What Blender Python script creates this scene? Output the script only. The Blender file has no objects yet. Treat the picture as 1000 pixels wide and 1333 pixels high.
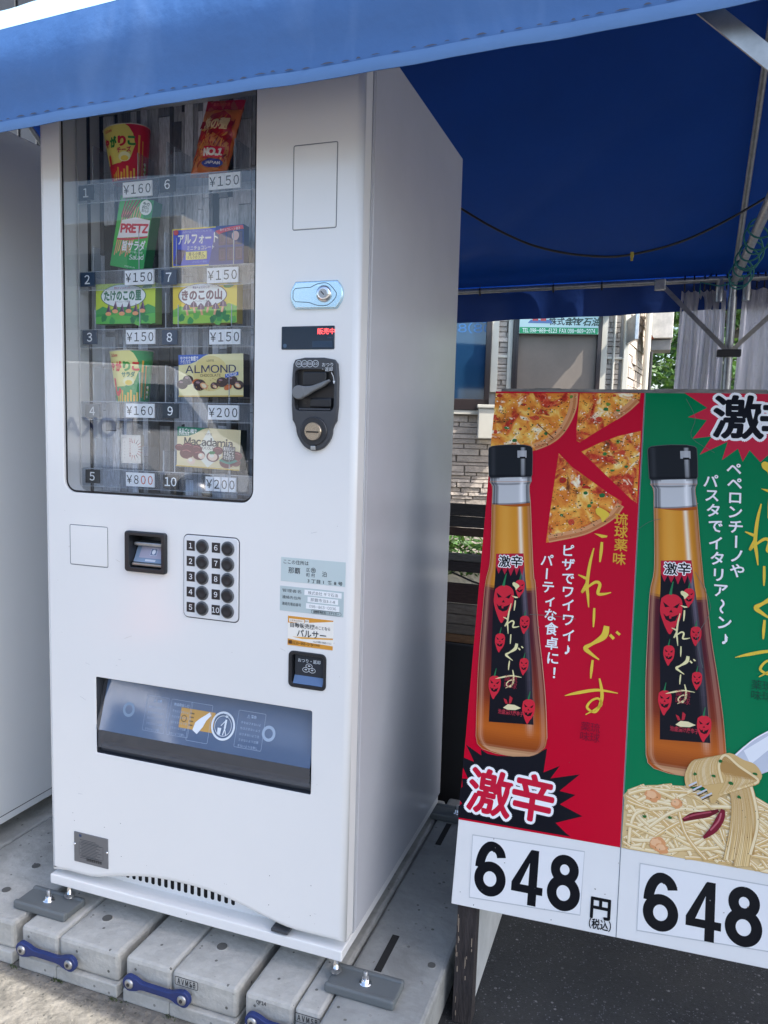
import bpy, bmesh, math, random
from mathutils import Vector, Matrix
from mathutils.geometry import tessellate_polygon
random.seed(7)
R = math.radians
V = Vector
sc = bpy.context.scene
COL = sc.collection

# ---------------------------------------------------------------- camera
F_PX, W_PX, H_PX = 998.96, 1000.0, 1333.0
CAM = V((1.29162, -1.36659, 1.23253))
_y, _p, _r = R(-19.31029), R(-5.88909), R(1.55999)
FWD = V((math.sin(_y)*math.cos(_p), math.cos(_y)*math.cos(_p), math.sin(_p)))
_r0 = V((math.cos(_y), -math.sin(_y), 0)); _u0 = _r0.cross(FWD)
RGT = _r0*math.cos(_r) + _u0*math.sin(_r)
UPV = -_r0*math.sin(_r) + _u0*math.cos(_r)
cd = bpy.data.cameras.new('camera'); cam = bpy.data.objects.new('camera', cd); COL.objects.link(cam)
cam.matrix_world = Matrix(((RGT.x, UPV.x, -FWD.x, CAM.x), (RGT.y, UPV.y, -FWD.y, CAM.y), (RGT.z, UPV.z, -FWD.z, CAM.z), (0, 0, 0, 1)))
cd.sensor_fit = 'HORIZONTAL'; cd.sensor_width = 36; cd.lens = 36*F_PX/W_PX
cd.clip_start = 0.02; cd.clip_end = 500
sc.camera = cam

# ---------------------------------------------------------------- light
SUN = V((0.62, -0.05, 0.78)).normalized()
w = bpy.data.worlds.new('World'); sc.world = w; w.use_nodes = True
nt = w.node_tree; bg = nt.nodes['Background']
sky = nt.nodes.new('ShaderNodeTexSky'); sky.sky_type = 'NISHITA'; sky.sun_disc = False
sky.sun_elevation = math.asin(SUN.z); sky.sun_rotation = math.atan2(SUN.x, SUN.y)
sky.air_density = 1.0; sky.dust_density = 2.8; sky.ozone_density = 1.1
nt.links.new(sky.outputs[0], bg.inputs[0]); bg.inputs[1].default_value = 0.15
sl = bpy.data.lights.new('sun', 'SUN'); sl.energy = 4.0; sl.angle = R(0.5); sl.color = (1, 0.95, 0.87)
so = bpy.data.objects.new('sun', sl); COL.objects.link(so)
so.rotation_euler = (-SUN).to_track_quat('-Z', 'Y').to_euler(); so.location = (3, -2, 6)
sc.view_settings.view_transform = 'Standard'; sc.view_settings.look = 'None'
sc.view_settings.gamma = 1; sc.view_settings.exposure = 1.43
sc.render.film_transparent = False
sc.cycles.max_bounces = 10; sc.cycles.transparent_max_bounces = 16
sc.cycles.use_denoising = True

# ---------------------------------------------------------------- survey helpers: points read off the photo, put on real planes
def _ray(x, y): return FWD + RGT*((x-500)/F_PX) - UPV*((y-666.5)/F_PX)
def onY(x, y, Y): d = _ray(x, y); return CAM + d*((Y-CAM.y)/d.y)
def onZ(x, y, Z): d = _ray(x, y); return CAM + d*((Z-CAM.z)/d.z)
def onX(x, y, X): d = _ray(x, y); return CAM + d*((X-CAM.x)/d.x)
def onP(x, y, P, n): d = _ray(x, y); return CAM + d*((P-CAM).dot(n)/d.dot(n))

# ---------------------------------------------------------------- materials
MATS = {}
def lin(h):
    h = h.lstrip('#'); c = [int(h[i:i+2], 16)/255 for i in (0, 2, 4)]
    return tuple((x/12.92 if x <= .04045 else ((x+.055)/1.055)**2.4) for x in c) + (1,)
def mat(name, col=(.5, .5, .5), rough=.5, metal=0, bump=0, bscale=30, var=0, vscale=5, spec=.5, coat=0, attr=False, emit=0, stretch=(1, 1, 1), detail=6):
    if name in MATS: return MATS[name]
    m = bpy.data.materials.new(name); m.use_nodes = True; MATS[name] = m
    n = m.node_tree.nodes; L = m.node_tree.links; b = n['Principled BSDF']
    c = lin(col) if isinstance(col, str) else tuple(col)+(1,)
    b.inputs['Base Color'].default_value = c
    b.inputs['Roughness'].default_value = rough; b.inputs['Metallic'].default_value = metal
    b.inputs['Specular IOR Level'].default_value = spec; b.inputs['Coat Weight'].default_value = coat
    b.inputs['Coat Roughness'].default_value = .08
    if emit:
        b.inputs['Emission Color'].default_value = c; b.inputs['Emission Strength'].default_value = emit
    tc = n.new('ShaderNodeTexCoord'); mp = n.new('ShaderNodeMapping'); mp.inputs['Scale'].default_value = stretch
    L.new(tc.outputs['Object'], mp.inputs['Vector'])
    src = None
    if attr:
        a = n.new('ShaderNodeAttribute'); a.attribute_name = 'Col'; src = a.outputs['Color']
    if var:
        nz = n.new('ShaderNodeTexNoise'); nz.inputs['Scale'].default_value = vscale; nz.inputs['Detail'].default_value = detail
        nz.inputs['Roughness'].default_value = .65
        L.new(mp.outputs[0], nz.inputs['Vector'])
        mr = n.new('ShaderNodeMapRange'); mr.inputs['From Min'].default_value = .25; mr.inputs['From Max'].default_value = .75
        mr.inputs['To Min'].default_value = 1-var; mr.inputs['To Max'].default_value = 1+var
        L.new(nz.outputs['Fac'], mr.inputs['Value'])
        mx = n.new('ShaderNodeVectorMath'); mx.operation = 'SCALE'
        if src: L.new(src, mx.inputs[0])
        else: mx.inputs[0].default_value = c[:3]
        L.new(mr.outputs[0], mx.inputs['Scale']); src = mx.outputs[0]
    if src: L.new(src, b.inputs['Base Color'])
    if bump:
        nb = n.new('ShaderNodeTexNoise'); nb.inputs['Scale'].default_value = bscale; nb.inputs['Detail'].default_value = 8
        L.new(mp.outputs[0], nb.inputs['Vector'])
        bp = n.new('ShaderNodeBump'); bp.inputs['Strength'].default_value = bump; bp.inputs['Distance'].default_value = .01
        L.new(nb.outputs['Fac'], bp.inputs['Height']); L.new(bp.outputs[0], b.inputs['Normal'])
    return m
def ink(h, rough=.3):
    if rough in (.35, .25):      # glossy snack packaging: strong, saturated inks
        c = [int(h.lstrip('#')[i:i+2], 16)/255 for i in (0, 2, 4)]; g = sum(c)/3; c = [min(.93, max(0, g+(q-g)*1.28)) for q in c]
        return mat('pack_ink_%s_%d' % (h.lstrip('#'), int(rough*100)), '#'+''.join('%02x' % round(q*255) for q in c), rough)
    return mat('ink_'+h.lstrip('#')+('_%d' % int(rough*100)), h, rough, spec=.10 if rough == .2 else .4)
def stain(m, scale, lo, hi, col, off=0, det=9, stretch=(1, 1, 1)):
    n = m.node_tree.nodes; L = m.node_tree.links; b = n['Principled BSDF']; src = b.inputs['Base Color'].links[0].from_socket
    tc = [q for q in n if q.type == 'TEX_COORD'][0]; mp = n.new('ShaderNodeMapping'); mp.inputs['Location'].default_value = (off, off, off); mp.inputs['Scale'].default_value = stretch; L.new(tc.outputs['Object'], mp.inputs['Vector'])
    nz = n.new('ShaderNodeTexNoise'); nz.inputs['Scale'].default_value = scale; nz.inputs['Detail'].default_value = det; nz.inputs['Roughness'].default_value = .7; nz.inputs['Distortion'].default_value = .6; L.new(mp.outputs[0], nz.inputs['Vector'])
    mr = n.new('ShaderNodeMapRange'); mr.inputs['From Min'].default_value = lo; mr.inputs['From Max'].default_value = hi; mr.inputs['To Max'].default_value = .75; L.new(nz.outputs['Fac'], mr.inputs['Value'])
    mx = n.new('ShaderNodeMix'); mx.data_type = 'RGBA'; L.new(mr.outputs[0], mx.inputs['Factor']); L.new(src, mx.inputs['A']); mx.inputs['B'].default_value = tuple(col)+(1,); L.new(mx.outputs['Result'], b.inputs['Base Color'])
    return m
def see_through(name, tint=(1, 1, 1), ior=1.5, rough=0.0, milk=0, milkcol=(.8, .8, .85), boost=1.0):
    if name in MATS: return MATS[name]
    m = bpy.data.materials.new(name); m.use_nodes = True; MATS[name] = m
    n = m.node_tree.nodes; L = m.node_tree.links; n.remove(n['Principled BSDF']); out = n['Material Output']
    t = n.new('ShaderNodeBsdfTransparent'); t.inputs[0].default_value = tuple(tint)+(1,)
    g = n.new('ShaderNodeBsdfGlossy'); g.inputs['Roughness'].default_value = rough
    lw = n.new('ShaderNodeLayerWeight'); lw.inputs[0].default_value = .5
    pw = n.new('ShaderNodeMath'); pw.operation = 'POWER'; pw.inputs[1].default_value = 5; L.new(lw.outputs['Facing'], pw.inputs[0])
    f0 = ((ior-1)/(ior+1))**2
    mm = n.new('ShaderNodeMath'); mm.operation = 'MULTIPLY_ADD'; mm.inputs[1].default_value = (1-f0)*boost; mm.inputs[2].default_value = f0*boost; mm.use_clamp = True
    L.new(pw.outputs[0], mm.inputs[0])
    mx = n.new('ShaderNodeMixShader'); L.new(mm.outputs[0], mx.inputs[0])
    base = t.outputs[0]
    if milk:
        d = n.new('ShaderNodeBsdfDiffuse'); d.inputs[0].default_value = tuple(milkcol)+(1,)
        m2 = n.new('ShaderNodeMixShader'); m2.inputs[0].default_value = milk
        L.new(t.outputs[0], m2.inputs[1]); L.new(d.outputs[0], m2.inputs[2]); base = m2.outputs[0]
    L.new(base, mx.inputs[1]); L.new(g.outputs[0], mx.inputs[2]); L.new(mx.outputs[0], out.inputs[0])
    return m
def fabric(name, col, trans, tcol, rough=.5, bump=.2, bscale=12):
    m = mat(name, col, rough, bump=bump, bscale=bscale, var=.08, vscale=3)
    n = m.node_tree.nodes; L = m.node_tree.links; b = n['Principled BSDF']; out = n['Material Output']
    t = n.new('ShaderNodeBsdfTranslucent'); t.inputs[0].default_value = lin(tcol)
    mx = n.new('ShaderNodeMixShader'); mx.inputs[0].default_value = trans
    L.new(b.outputs[0], mx.inputs[1]); L.new(t.outputs[0], mx.inputs[2]); L.new(mx.outputs[0], out.inputs[0])
    return m

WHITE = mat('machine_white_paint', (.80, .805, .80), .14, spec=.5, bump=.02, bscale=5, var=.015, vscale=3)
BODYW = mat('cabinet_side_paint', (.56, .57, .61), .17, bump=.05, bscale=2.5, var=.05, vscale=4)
SEAM = mat('dark_seam', (.03, .03, .035), .6)
BLACKP = mat('black_plastic', (.018, .02, .025), .32)
DGREY = mat('dark_grey_plastic', (.045, .05, .06), .35)
CHROME = mat('chrome', (.75, .76, .78), .15, metal=1)
STEEL = mat('galvanised_steel', (.45, .46, .47), .42, metal=.9, var=.25, vscale=40, bump=.05, bscale=80)
GLASS = see_through('window_glass', (.94, .965, .98), 1.52, 0, boost=2.1)
ACRYL = see_through('clear_acrylic', (.90, .93, .96), 1.45, .05, milk=.065, milkcol=(.75, .78, .85))

# ---------------------------------------------------------------- mesh builder
class MB:
    def __init__(s): s.v = []; s.f = []; s.mi = []; s.sm = []; s.mats = []; s.c = []
    def add(s, vs, fs, m, smooth=False, col=None):
        o = len(s.v); s.v += [tuple(p) for p in vs]
        if m not in s.mats: s.mats.append(m)
        k = s.mats.index(m)
        for f in fs:
            s.f.append([i+o for i in f]); s.mi.append(k); s.sm.append(smooth); s.c.append(col)
        return s
    def box(s, x0, x1, y0, y1, z0, z1, m, bev=0, seg=2, rot=None, col=None):
        if bev:
            bm = bmesh.new(); bmesh.ops.create_cube(bm, size=1)
            for q in bm.verts: q.co = V(((x0+x1)/2+q.co.x*(x1-x0), (y0+y1)/2+q.co.y*(y1-y0), (z0+z1)/2+q.co.z*(z1-z0)))
            bmesh.ops.bevel(bm, geom=bm.edges[:], offset=bev, segments=seg, affect='EDGES', profile=.5)
            bm.verts.index_update()
            vs = [q.co.copy() for q in bm.verts]; fs = [[q.index for q in f.verts] for f in bm.faces]; bm.free()
        else:
            vs = [V((x, y, z)) for x in (x0, x1) for y in (y0, y1) for z in (z0, z1)]
            fs = [(0, 1, 3, 2), (4, 6, 7, 5), (0, 4, 5, 1), (2, 3, 7, 6), (0, 2, 6, 4), (1, 5, 7, 3)]
        if rot: vs = [rot(p) for p in vs]
        return s.add(vs, fs, m, False, col)
    def tube(s, pts, r, m, n=10, caps=True, smooth=True, closed=False):
        pts = [V(p) for p in pts]; rs = r if isinstance(r, (list, tuple)) else [r]*len(pts)
        vs = []; prev = None
        for i, p in enumerate(pts):
            if closed: t = pts[(i+1) % len(pts)]-pts[i-1]
            else: t = pts[min(i+1, len(pts)-1)]-pts[max(i-1, 0)]
            t.normalize()
            a = prev if prev else (V((0, 0, 1)) if abs(t.z) < .9 else V((1, 0, 0)))
            a = (a - t*a.dot(t)).normalized(); prev = a; b = t.cross(a)
            for k in range(n):
                q = 2*math.pi*k/n; vs.append(p+(a*math.cos(q)+b*math.sin(q))*rs[i])
        fs = []; N = len(pts)
        for i in range(N if closed else N-1):
            for k in range(n):
                j = (i+1) % N; fs.append((i*n+k, i*n+(k+1) % n, j*n+(k+1) % n, j*n+k))
        s.add(vs, fs, m, smooth)
        if caps and not closed:
            s.add(vs[:n], [list(range(n))[::-1]], m); s.add(vs[-n:], [list(range(n))], m)
        return s
    def lathe(s, base, axis, prof, m, n=20, smooth=True):
        axis = V(axis).normalized(); a = V((0, 0, 1)) if abs(axis.z) < .9 else V((1, 0, 0))
        a = (a-axis*a.dot(axis)).normalized(); b = axis.cross(a); base = V(base)
        vs = []
        for (rr, h) in prof:
            for k in range(n):
                q = 2*math.pi*k/n; vs.append(base+axis*h+(a*math.cos(q)+b*math.sin(q))*rr)
        fs = [(i*n+k, i*n+(k+1) % n, (i+1)*n+(k+1) % n, (i+1)*n+k) for i in range(len(prof)-1) for k in range(n)]
        s.add(vs, fs, m, smooth)
        s.add(vs[-n:], [list(range(n))], m)
        s.add(vs[:n], [list(range(n))[::-1]], m)
        return s
    def prism(s, poly, d, m, caps=(1, 1), smooth=False):
        poly = [V(p) for p in poly]; d = V(d); n = len(poly)
        tri = [tuple(t) for t in tessellate_polygon([poly])]
        if caps[0]: s.add(poly, tri, m)
        if caps[1]: s.add([p+d for p in poly], [t[::-1] for t in tri], m)
        s.add(poly+[p+d for p in poly], [(i, (i+1) % n, n+(i+1) % n, n+i) for i in range(n)], m, smooth)
        return s
    def build(s, name, parent=None):
        o0 = parent.location if parent else V((0, 0, 0))
        p = parent.parent if parent else None
        while p: o0 = o0 + p.location; p = p.parent
        if not parent:
            xs = [q[0] for q in s.v]; ys = [q[1] for q in s.v]; zs = [q[2] for q in s.v]
            o0 = V(((min(xs)+max(xs))/2, (min(ys)+max(ys))/2, min(zs)))
        me = bpy.data.meshes.new(name); me.from_pydata([V(q)-o0 for q in s.v], [], s.f)
        for m in s.mats: me.materials.append(m)
        me.polygons.foreach_set('material_index', s.mi); me.polygons.foreach_set('use_smooth', s.sm)
        if any(c is not None for c in s.c):
            at = me.color_attributes.new('Col', 'FLOAT_COLOR', 'CORNER'); i = 0; buf = []
            for f, c in zip(s.f, s.c):
                buf += [x for _ in f for x in ((c or (.5, .5, .5))[0], (c or (.5, .5, .5))[1], (c or (.5, .5, .5))[2], 1.0)]
            at.data.foreach_set('color', buf)
        me.validate(); me.update()
        bm = bmesh.new(); bm.from_mesh(me)
        if not getattr(s, 'flat', False): bmesh.ops.recalc_face_normals(bm, faces=bm.faces)
        bm.to_mesh(me); bm.free()
        o = bpy.data.objects.new(name, me); COL.objects.link(o)
        if parent: o.parent = parent
        else: o.location = o0
        return o
def thing(name, label, cat, loc=(0, 0, 0), group=None):
    o = bpy.data.objects.new(name, None); COL.objects.link(o); o.location = loc; o.empty_display_size = .1
    o['label'] = label; o['category'] = cat
    if group: o['group'] = group
    return o
def tag(o, label, cat, group=None):
    o['label'] = label; o['category'] = cat
    if group: o['group'] = group
    return o
def struct(o, label, cat='ground'): o['kind'] = 'structure'; o['label'] = label; o['category'] = cat; return o

# ---------------------------------------------------------------- flat print / lettering
def rrect(x0, x1, z0, z1, r, n=5):
    out = []
    for cx, cz, a0 in ((x1-r, z1-r, 0), (x0+r, z1-r, 90), (x0+r, z0+r, 180), (x1-r, z0+r, 270)):
        for k in range(n+1):
            a = R(a0+90*k/n); out.append((cx+r*math.cos(a), cz+r*math.sin(a)))
    return out
def ell(cx, cz, rx, rz, n=28, rot=0):
    c, s_ = math.cos(rot), math.sin(rot); o = []
    for k in range(n):
        a = 2*math.pi*k/n; x, z = rx*math.cos(a), rz*math.sin(a); o.append((cx+x*c-z*s_, cz+x*s_+z*c))
    return o
def spline(P, n=6):
    P = [tuple(p) for p in P]
    if len(P) < 3: return P
    out = []
    for i in range(len(P)-1):
        p0 = P[max(i-1, 0)]; p1 = P[i]; p2 = P[i+1]; p3 = P[min(i+2, len(P)-1)]
        for k in range(n):
            t = k/n
            out.append(tuple(.5*((2*b)+(-a+c)*t+(2*a-5*b+4*c-d)*t*t+(-a+3*b-3*c+d)*t**3) for a, b, c, d in zip(p0, p1, p2, p3)))
    out.append(P[-1]); return out
def ribbon(P, wd, n=6):
    """points (u,v), widths per point -> outline polygon"""
    if not isinstance(wd, (list, tuple)): wd = [wd]*len(P)
    Q = spline([(p[0], p[1], w_) for p, w_ in zip(P, wd)], n) if len(P) > 2 else [(p[0], p[1], w_) for p, w_ in zip(P, wd)]
    l, r_ = [], []
    for i, (x, y, w_) in enumerate(Q):
        a = Q[max(i-1, 0)]; b = Q[min(i+1, len(Q)-1)]; dx, dy = b[0]-a[0], b[1]-a[1]; L = math.hypot(dx, dy) or 1
        nx, ny = -dy/L, dx/L; l.append((x+nx*w_/2, y+ny*w_/2)); r_.append((x-nx*w_/2, y-ny*w_/2))
    return l, r_
_fc = bpy.data.curves.new('lettering', 'FONT'); _fo = bpy.data.objects.new('lettering', _fc); _gc = {}
def _raw(ch, bold, shear, res):
    k = ('raw', ch, bold, shear, res)
    if k not in _gc:
        _fc.body = ch; _fc.offset = bold; _fc.shear = shear; _fc.resolution_u = res
        me = bpy.data.meshes.new_from_object(_fo)
        vs = [(q.co.x, q.co.y) for q in me.vertices]; fs = [tuple(p.vertices) for p in me.polygons]; bpy.data.meshes.remove(me)
        _gc[k] = (vs, fs)
    return _gc[k]
def glyph(s, bold, shear=0, res=2):
    """outlines from Blender's own built-in font; latin and digits use its full-width set, spaced by hand"""
    k = (s, bold, shear, res)
    if k not in _gc:
        if all(ord(c) < 127 or c == '¥' for c in s):
            vs, fs, x = [], [], 0
            for c in s:
                if c == ' ': x += .30; continue
                cc = '\uffe5' if c == '¥' else chr(ord(c)+0xFEE0)
                a, b = _raw(cc, bold, shear, res)
                if not a: continue
                x0 = min(p[0] for p in a); x1 = max(p[0] for p in a); o = len(vs)
                vs += [(p[0]-x0+x, p[1]) for p in a]; fs += [tuple(i+o for i in f) for f in b]; x += x1-x0+.085
        else: vs, fs = _raw(s, bold, shear, res)
        xs = [a for a, b in vs]; ys = [b for a, b in vs]
        _gc[k] = (vs, fs, (min(xs), max(xs), min(ys), max(ys))) if vs else ([], [], (0, 1, 0, 1))
    return _gc[k]
class Art:
    def __init__(s, mb, fn, step=5e-5, rough=.3, sub=0): s.mb = mb; s.fn = fn; s.h = step; s.step = step; s.rough = rough; s.sub = sub
    def up(s, k=1): s.h += s.step*k
    def _m(s, c): return c if not isinstance(c, str) else ink(c, s.rough)
    def tris(s, pts, tri, c):
        if s.sub:
            T = [[pts[i] for i in t] for t in tri]; out = []
            while T:
                t = T.pop(); L = [math.dist(t[i], t[(i+1) % 3]) for i in range(3)]; k = L.index(max(L))
                if L[k] > s.sub:
                    a, b, c_ = t[k], t[(k+1) % 3], t[(k+2) % 3]; m_ = ((a[0]+b[0])/2, (a[1]+b[1])/2); T += [[a, m_, c_], [m_, b, c_]]
                else: out.append(t)
            pts = [p for t in out for p in t]; tri = [(3*i, 3*i+1, 3*i+2) for i in range(len(out))]
        s.mb.add([s.fn(u, v, s.h) for u, v in pts], tri, s._m(c))
    def poly(s, pts, c, up=1):
        pts = [tuple(p[:2]) for p in pts]
        s.tris(pts, [tuple(t) for t in tessellate_polygon([[V((a, b, 0)) for a, b in pts]])], c); s.up(up)
    def stroke(s, P, wd, c, n=6, up=1):
        l, r_ = ribbon(P, wd, n); N = len(l)
        s.tris(l+r_, [t for i in range(N-1) for t in ((i, i+1, N+i+1), (i, N+i+1, N+i))], c); s.up(up)
    def ring(s, pts, wd, c, up=1):
        pts = list(pts); n = len(pts); P = pts+[pts[0], pts[1]]; l, r_ = ribbon(P, wd, 1) if n < 3 else ([], [])
        if not l:
            l, r_ = [], []
            for i in range(n):
                a = pts[i-1]; b = pts[(i+1) % n]; dx, dy = b[0]-a[0], b[1]-a[1]; L = math.hypot(dx, dy) or 1
                l.append((pts[i][0]-dy/L*wd/2, pts[i][1]+dx/L*wd/2)); r_.append((pts[i][0]+dy/L*wd/2, pts[i][1]-dx/L*wd/2))
        s.tris(l+r_, [t for i in range(n) for t in ((i, (i+1) % n, n+(i+1) % n), (i, n+(i+1) % n, n+i))], c); s.up(up)
    def rect(s, u0, u1, v0, v1, c, up=1): s.poly([(u0, v0), (u1, v0), (u1, v1), (u0, v1)], c, up)
    def text(s, t, u, v, size, c, bold=0, rot=0, sx=1, al='c', shear=0, fit=None, up=1):
        dil = bold if bold > .012 and size > .0105 or bold >= .04 else 0
        vs, fs, (x0, x1, y0, y1) = glyph(t, 0 if dil else bold, shear, 4 if size > .04 else 2)
        if not vs: return
        cx = {'c': (x0+x1)/2, 'l': x0, 'r': x1}[al]; cy = (y0+y1)/2; k = size
        kx = k*sx if not fit else fit/(x1-x0)
        C_, S_ = math.cos(rot), math.sin(rot)
        nd = 0 if not dil else (16 if dil > .05 else 8)
        for q in range(-1, nd):       # bold = the outline spread by a small disc
            da, db = (0, 0) if q < 0 else (dil*math.cos(2*math.pi*q/nd), dil*math.sin(2*math.pi*q/nd)); P = []
            for a, b in vs:
                a = (a-cx)*kx+da*k*(abs(sx) if not fit else 1); b = (b-cy+db)*k; P.append((u+a*C_-b*S_, v+a*S_+b*C_))
            s.mb.add([s.fn(a, b, s.h) for a, b in P], fs, s._m(c)); s.up(up if not nd else .08*s_unit(s))
        if nd: s.up(up)
    def grid(s, fn2, cf, nu, nv, m, up=1):     # printed picture: colour given cell by cell
        P = [[s.fn(*fn2(i/nu, j/nv), s.h) for i in range(nu+1)] for j in range(nv+1)]
        for j in range(nv):
            for i in range(nu):
                s.mb.add([P[j][i], P[j][i+1], P[j+1][i+1], P[j+1][i]], [(0, 1, 2, 3)], m, col=cf((i+.5)/nu, (j+.5)/nv))
        s.up(up)
def s_unit(s): return 1.0
def frame(O, ex, ey):
    O, ex, ey = V(O), V(ex).normalized(), V(ey).normalized(); n = ex.cross(ey)
    return lambda u, v, h: O+ex*u+ey*v+n*h
def front(Y): return lambda u, v, h: V((u, Y-h, v))       # print on a face that looks to -Y, u = x, v = z

def offset(poly, d):
    n = len(poly); out = []
    for i in range(n):
        a, b, c = poly[i-1], poly[i], poly[(i+1) % n]
        e1 = V((b[0]-a[0], b[1]-a[1])); e2 = V((c[0]-b[0], c[1]-b[1]))
        if e1.length < 1e-9 or e2.length < 1e-9: out.append(b); continue
        e1.normalize(); e2.normalize(); n1 = V((e1.y, -e1.x)); n2 = V((e2.y, -e2.x)); m_ = n1+n2
        if m_.length < 1e-6: m_ = n1
        m_ = m_/max(m_.dot(n1), .35); out.append((b[0]+m_.x*d, b[1]+m_.y*d))
    return out
def ccw(p):
    a = sum(p[i-1][0]*p[i][1]-p[i][0]*p[i-1][1] for i in range(len(p))); return list(p) if a > 0 else list(p)[::-1]
def plate(mb, outline, holes, y0, th, r, m, rh=.002, hm=None, hth=None, seg=4):
    """panel facing -Y with a rounded rim and real openings"""
    outline = ccw(outline); holes = [ccw(h) for h in holes]
    loops = [offset(outline, -r)]+[offset(h, rh) for h in holes]
    pts = [V((a, b, 0)) for l in loops for a, b in l]
    tri = tessellate_polygon([[V((a, b, 0)) for a, b in l] for l in loops])
    mb.add([(p.x, y0, p.y) for p in pts], [tuple(t) for t in tri], m)
    def rim(base, r, depth, sgn, mm):
        n = len(base); vs = []; rows = [(sgn*(r*math.sin(k/seg*math.pi/2)-r), y0+r*(1-math.cos(k/seg*math.pi/2))) for k in range(seg+1)]
        for d, y in rows: vs += [(a, y, b) for a, b in offset(base, d)]
        fs = [(k*n+i, k*n+(i+1) % n, (k+1)*n+(i+1) % n, (k+1)*n+i) for k in range(len(rows)-1) for i in range(n)]
        mb.add(vs, fs, m, True)
        vs = [(a, rows[-1][1], b) for a, b in base]+[(a, y0+depth, b) for a, b in base]
        mb.add(vs, [(i, (i+1) % n, n+(i+1) % n, n+i) for i in range(n)], mm)
    rim(outline, r, th, 1, m)
    for k, h in enumerate(holes): rim(h, rh, hth or th, -1, (hm[k] if isinstance(hm, list) else hm) or m)
    return mb

def digit(A, ch, u, v, h, c):
    """heavy grotesque numerals with cut-off stroke ends; h = cap height, centred on (u, v)"""
    f = h/2; w_ = h*.175; P = lambda x, y: (u+x*f, v+y*f)
    def arc(cx, cy, rx, ry, a0, a1, n=26): return [P(cx+rx*math.cos(R(a0+(a1-a0)*k/n)), cy+ry*math.sin(R(a0+(a1-a0)*k/n))) for k in range(n+1)]
    def st(pts, wd=w_): A.stroke(pts, wd, c, 1, .2)
    if ch == '8':
        A.ring(arc(0, .46, .345, .36, 0, 360, 36)[:-1], w_*.98, c, .2); A.ring(arc(0, -.37, .43, .455, 0, 360, 40)[:-1], w_*1.02, c, .2)
    elif ch == '6':
        A.ring(arc(0, -.37, .43, .455, 0, 360, 40)[:-1], w_*1.02, c, .2)
        st(arc(0, .0, .43, .83, 180, 64, 30)+[P(.30, .62), P(.37, .44)][:0]); st(arc(.0, .40, .385, .43, 112, 8, 18), w_*.98)
    elif ch == '4':
        A.poly([P(.12, 1), P(.40, 1), P(.40, -1), P(.08, -1), P(.08, .42)], c, .2); A.poly([P(-.56, -.58), P(-.56, -.26), P(.08, .96), P(.12, 1), P(.40, 1), P(.08, .50), P(-.24, -.30), P(.62, -.30), P(.62, -.58)], c, .2)
    A.up()

# ================================================================ SETTING
ASPH = mat('asphalt', (.024, .026, .029), .8, bump=.8, bscale=330, var=.45, vscale=90, detail=3)
def specks(m, scale, thr, col, jit=1):
    n = m.node_tree.nodes; L = m.node_tree.links; b = n['Principled BSDF']; src = b.inputs['Base Color'].links[0].from_socket
    tc = [q for q in n if q.type == 'TEX_COORD'][0]; vo = n.new('ShaderNodeTexVoronoi'); vo.inputs['Scale'].default_value = scale; L.new(tc.outputs['Object'], vo.inputs['Vector'])
    sp = n.new('ShaderNodeSeparateColor'); L.new(vo.outputs['Color'], sp.inputs[0])
    g = n.new('ShaderNodeMath'); g.operation = 'GREATER_THAN'; g.inputs[1].default_value = thr; L.new(sp.outputs[0], g.inputs[0])
    d = n.new('ShaderNodeMath'); d.operation = 'LESS_THAN'; d.inputs[1].default_value = .42; L.new(vo.outputs['Distance'], d.inputs[0])
    mu = n.new('ShaderNodeMath'); mu.operation = 'MULTIPLY'; L.new(g.outputs[0], mu.inputs[0]); L.new(d.outputs[0], mu.inputs[1])
    m3 = n.new('ShaderNodeMath'); m3.operation = 'MULTIPLY'; L.new(mu.outputs[0], m3.inputs[0]); L.new(sp.outputs[1], m3.inputs[1])
    mx = n.new('ShaderNodeMix'); mx.data_type = 'RGBA'; L.new(m3.outputs[0], mx.inputs['Factor']); L.new(src, mx.inputs['A']); mx.inputs['B'].default_value = tuple(col)+(1,); L.new(mx.outputs['Result'], b.inputs['Base Color'])
stain(ASPH, 2.2, .45, .70, (.050, .050, .048), 1)
specks(ASPH, 240, .82, (.15, .16, .17)); specks(ASPH, 120, .965, (.24, .24, .24))
ROUGHC = mat('old_rough_concrete', (.16, .15, .132), .9, bump=1.0, bscale=55, var=.5, vscale=24)
stain(ROUGHC, 9, .52, .66, (.07, .068, .06), 2); stain(ROUGHC, 30, .56, .66, (.20, .19, .165), 7)
specks(ROUGHC, 150, .86, (.05, .05, .045))
ROAD = mat('road_asphalt', (.20, .185, .165), .9, bump=.3, bscale=90, var=.3, vscale=30)
CONC = mat('cast_concrete', (.42, .42, .395), .75, bump=.35, bscale=60, var=.34, vscale=9)
stain(CONC, 6, .54, .78, (.25, .245, .225)); stain(CONC, 14, .56, .70, (.52, .51, .47), 5); stain(CONC, 40, .64, .72, (.22, .21, .19), 11)
specks(CONC, 130, .965, (.10, .10, .09))
CONC2 = mat('cast_concrete_slab', (.31, .32, .31), .75, bump=.25, bscale=60, var=.26, vscale=7)
stain(CONC2, 5, .52, .74, (.16, .16, .15)); stain(CONC2, 17, .60, .70, (.36, .355, .33), 5); stain(CONC2, 26, .66, .70, (.17, .14, .11), 3)
specks(CONC2, 120, .97, (.10, .10, .09))
HOLE = mat('hole_shadow', (.02, .02, .02), .9)
def sheet(name, x0, x1, y0, y1, z, m, label):
    return struct(MB().add([(x0, y0, z), (x1, y0, z), (x1, y1, z), (x0, y1, z)], [(0, 1, 2, 3)], m).build(name), label)
sheet('ground', -90, 90, -90, 90, 0, ASPH, 'dark speckled asphalt ground reaching away in all directions')
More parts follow.
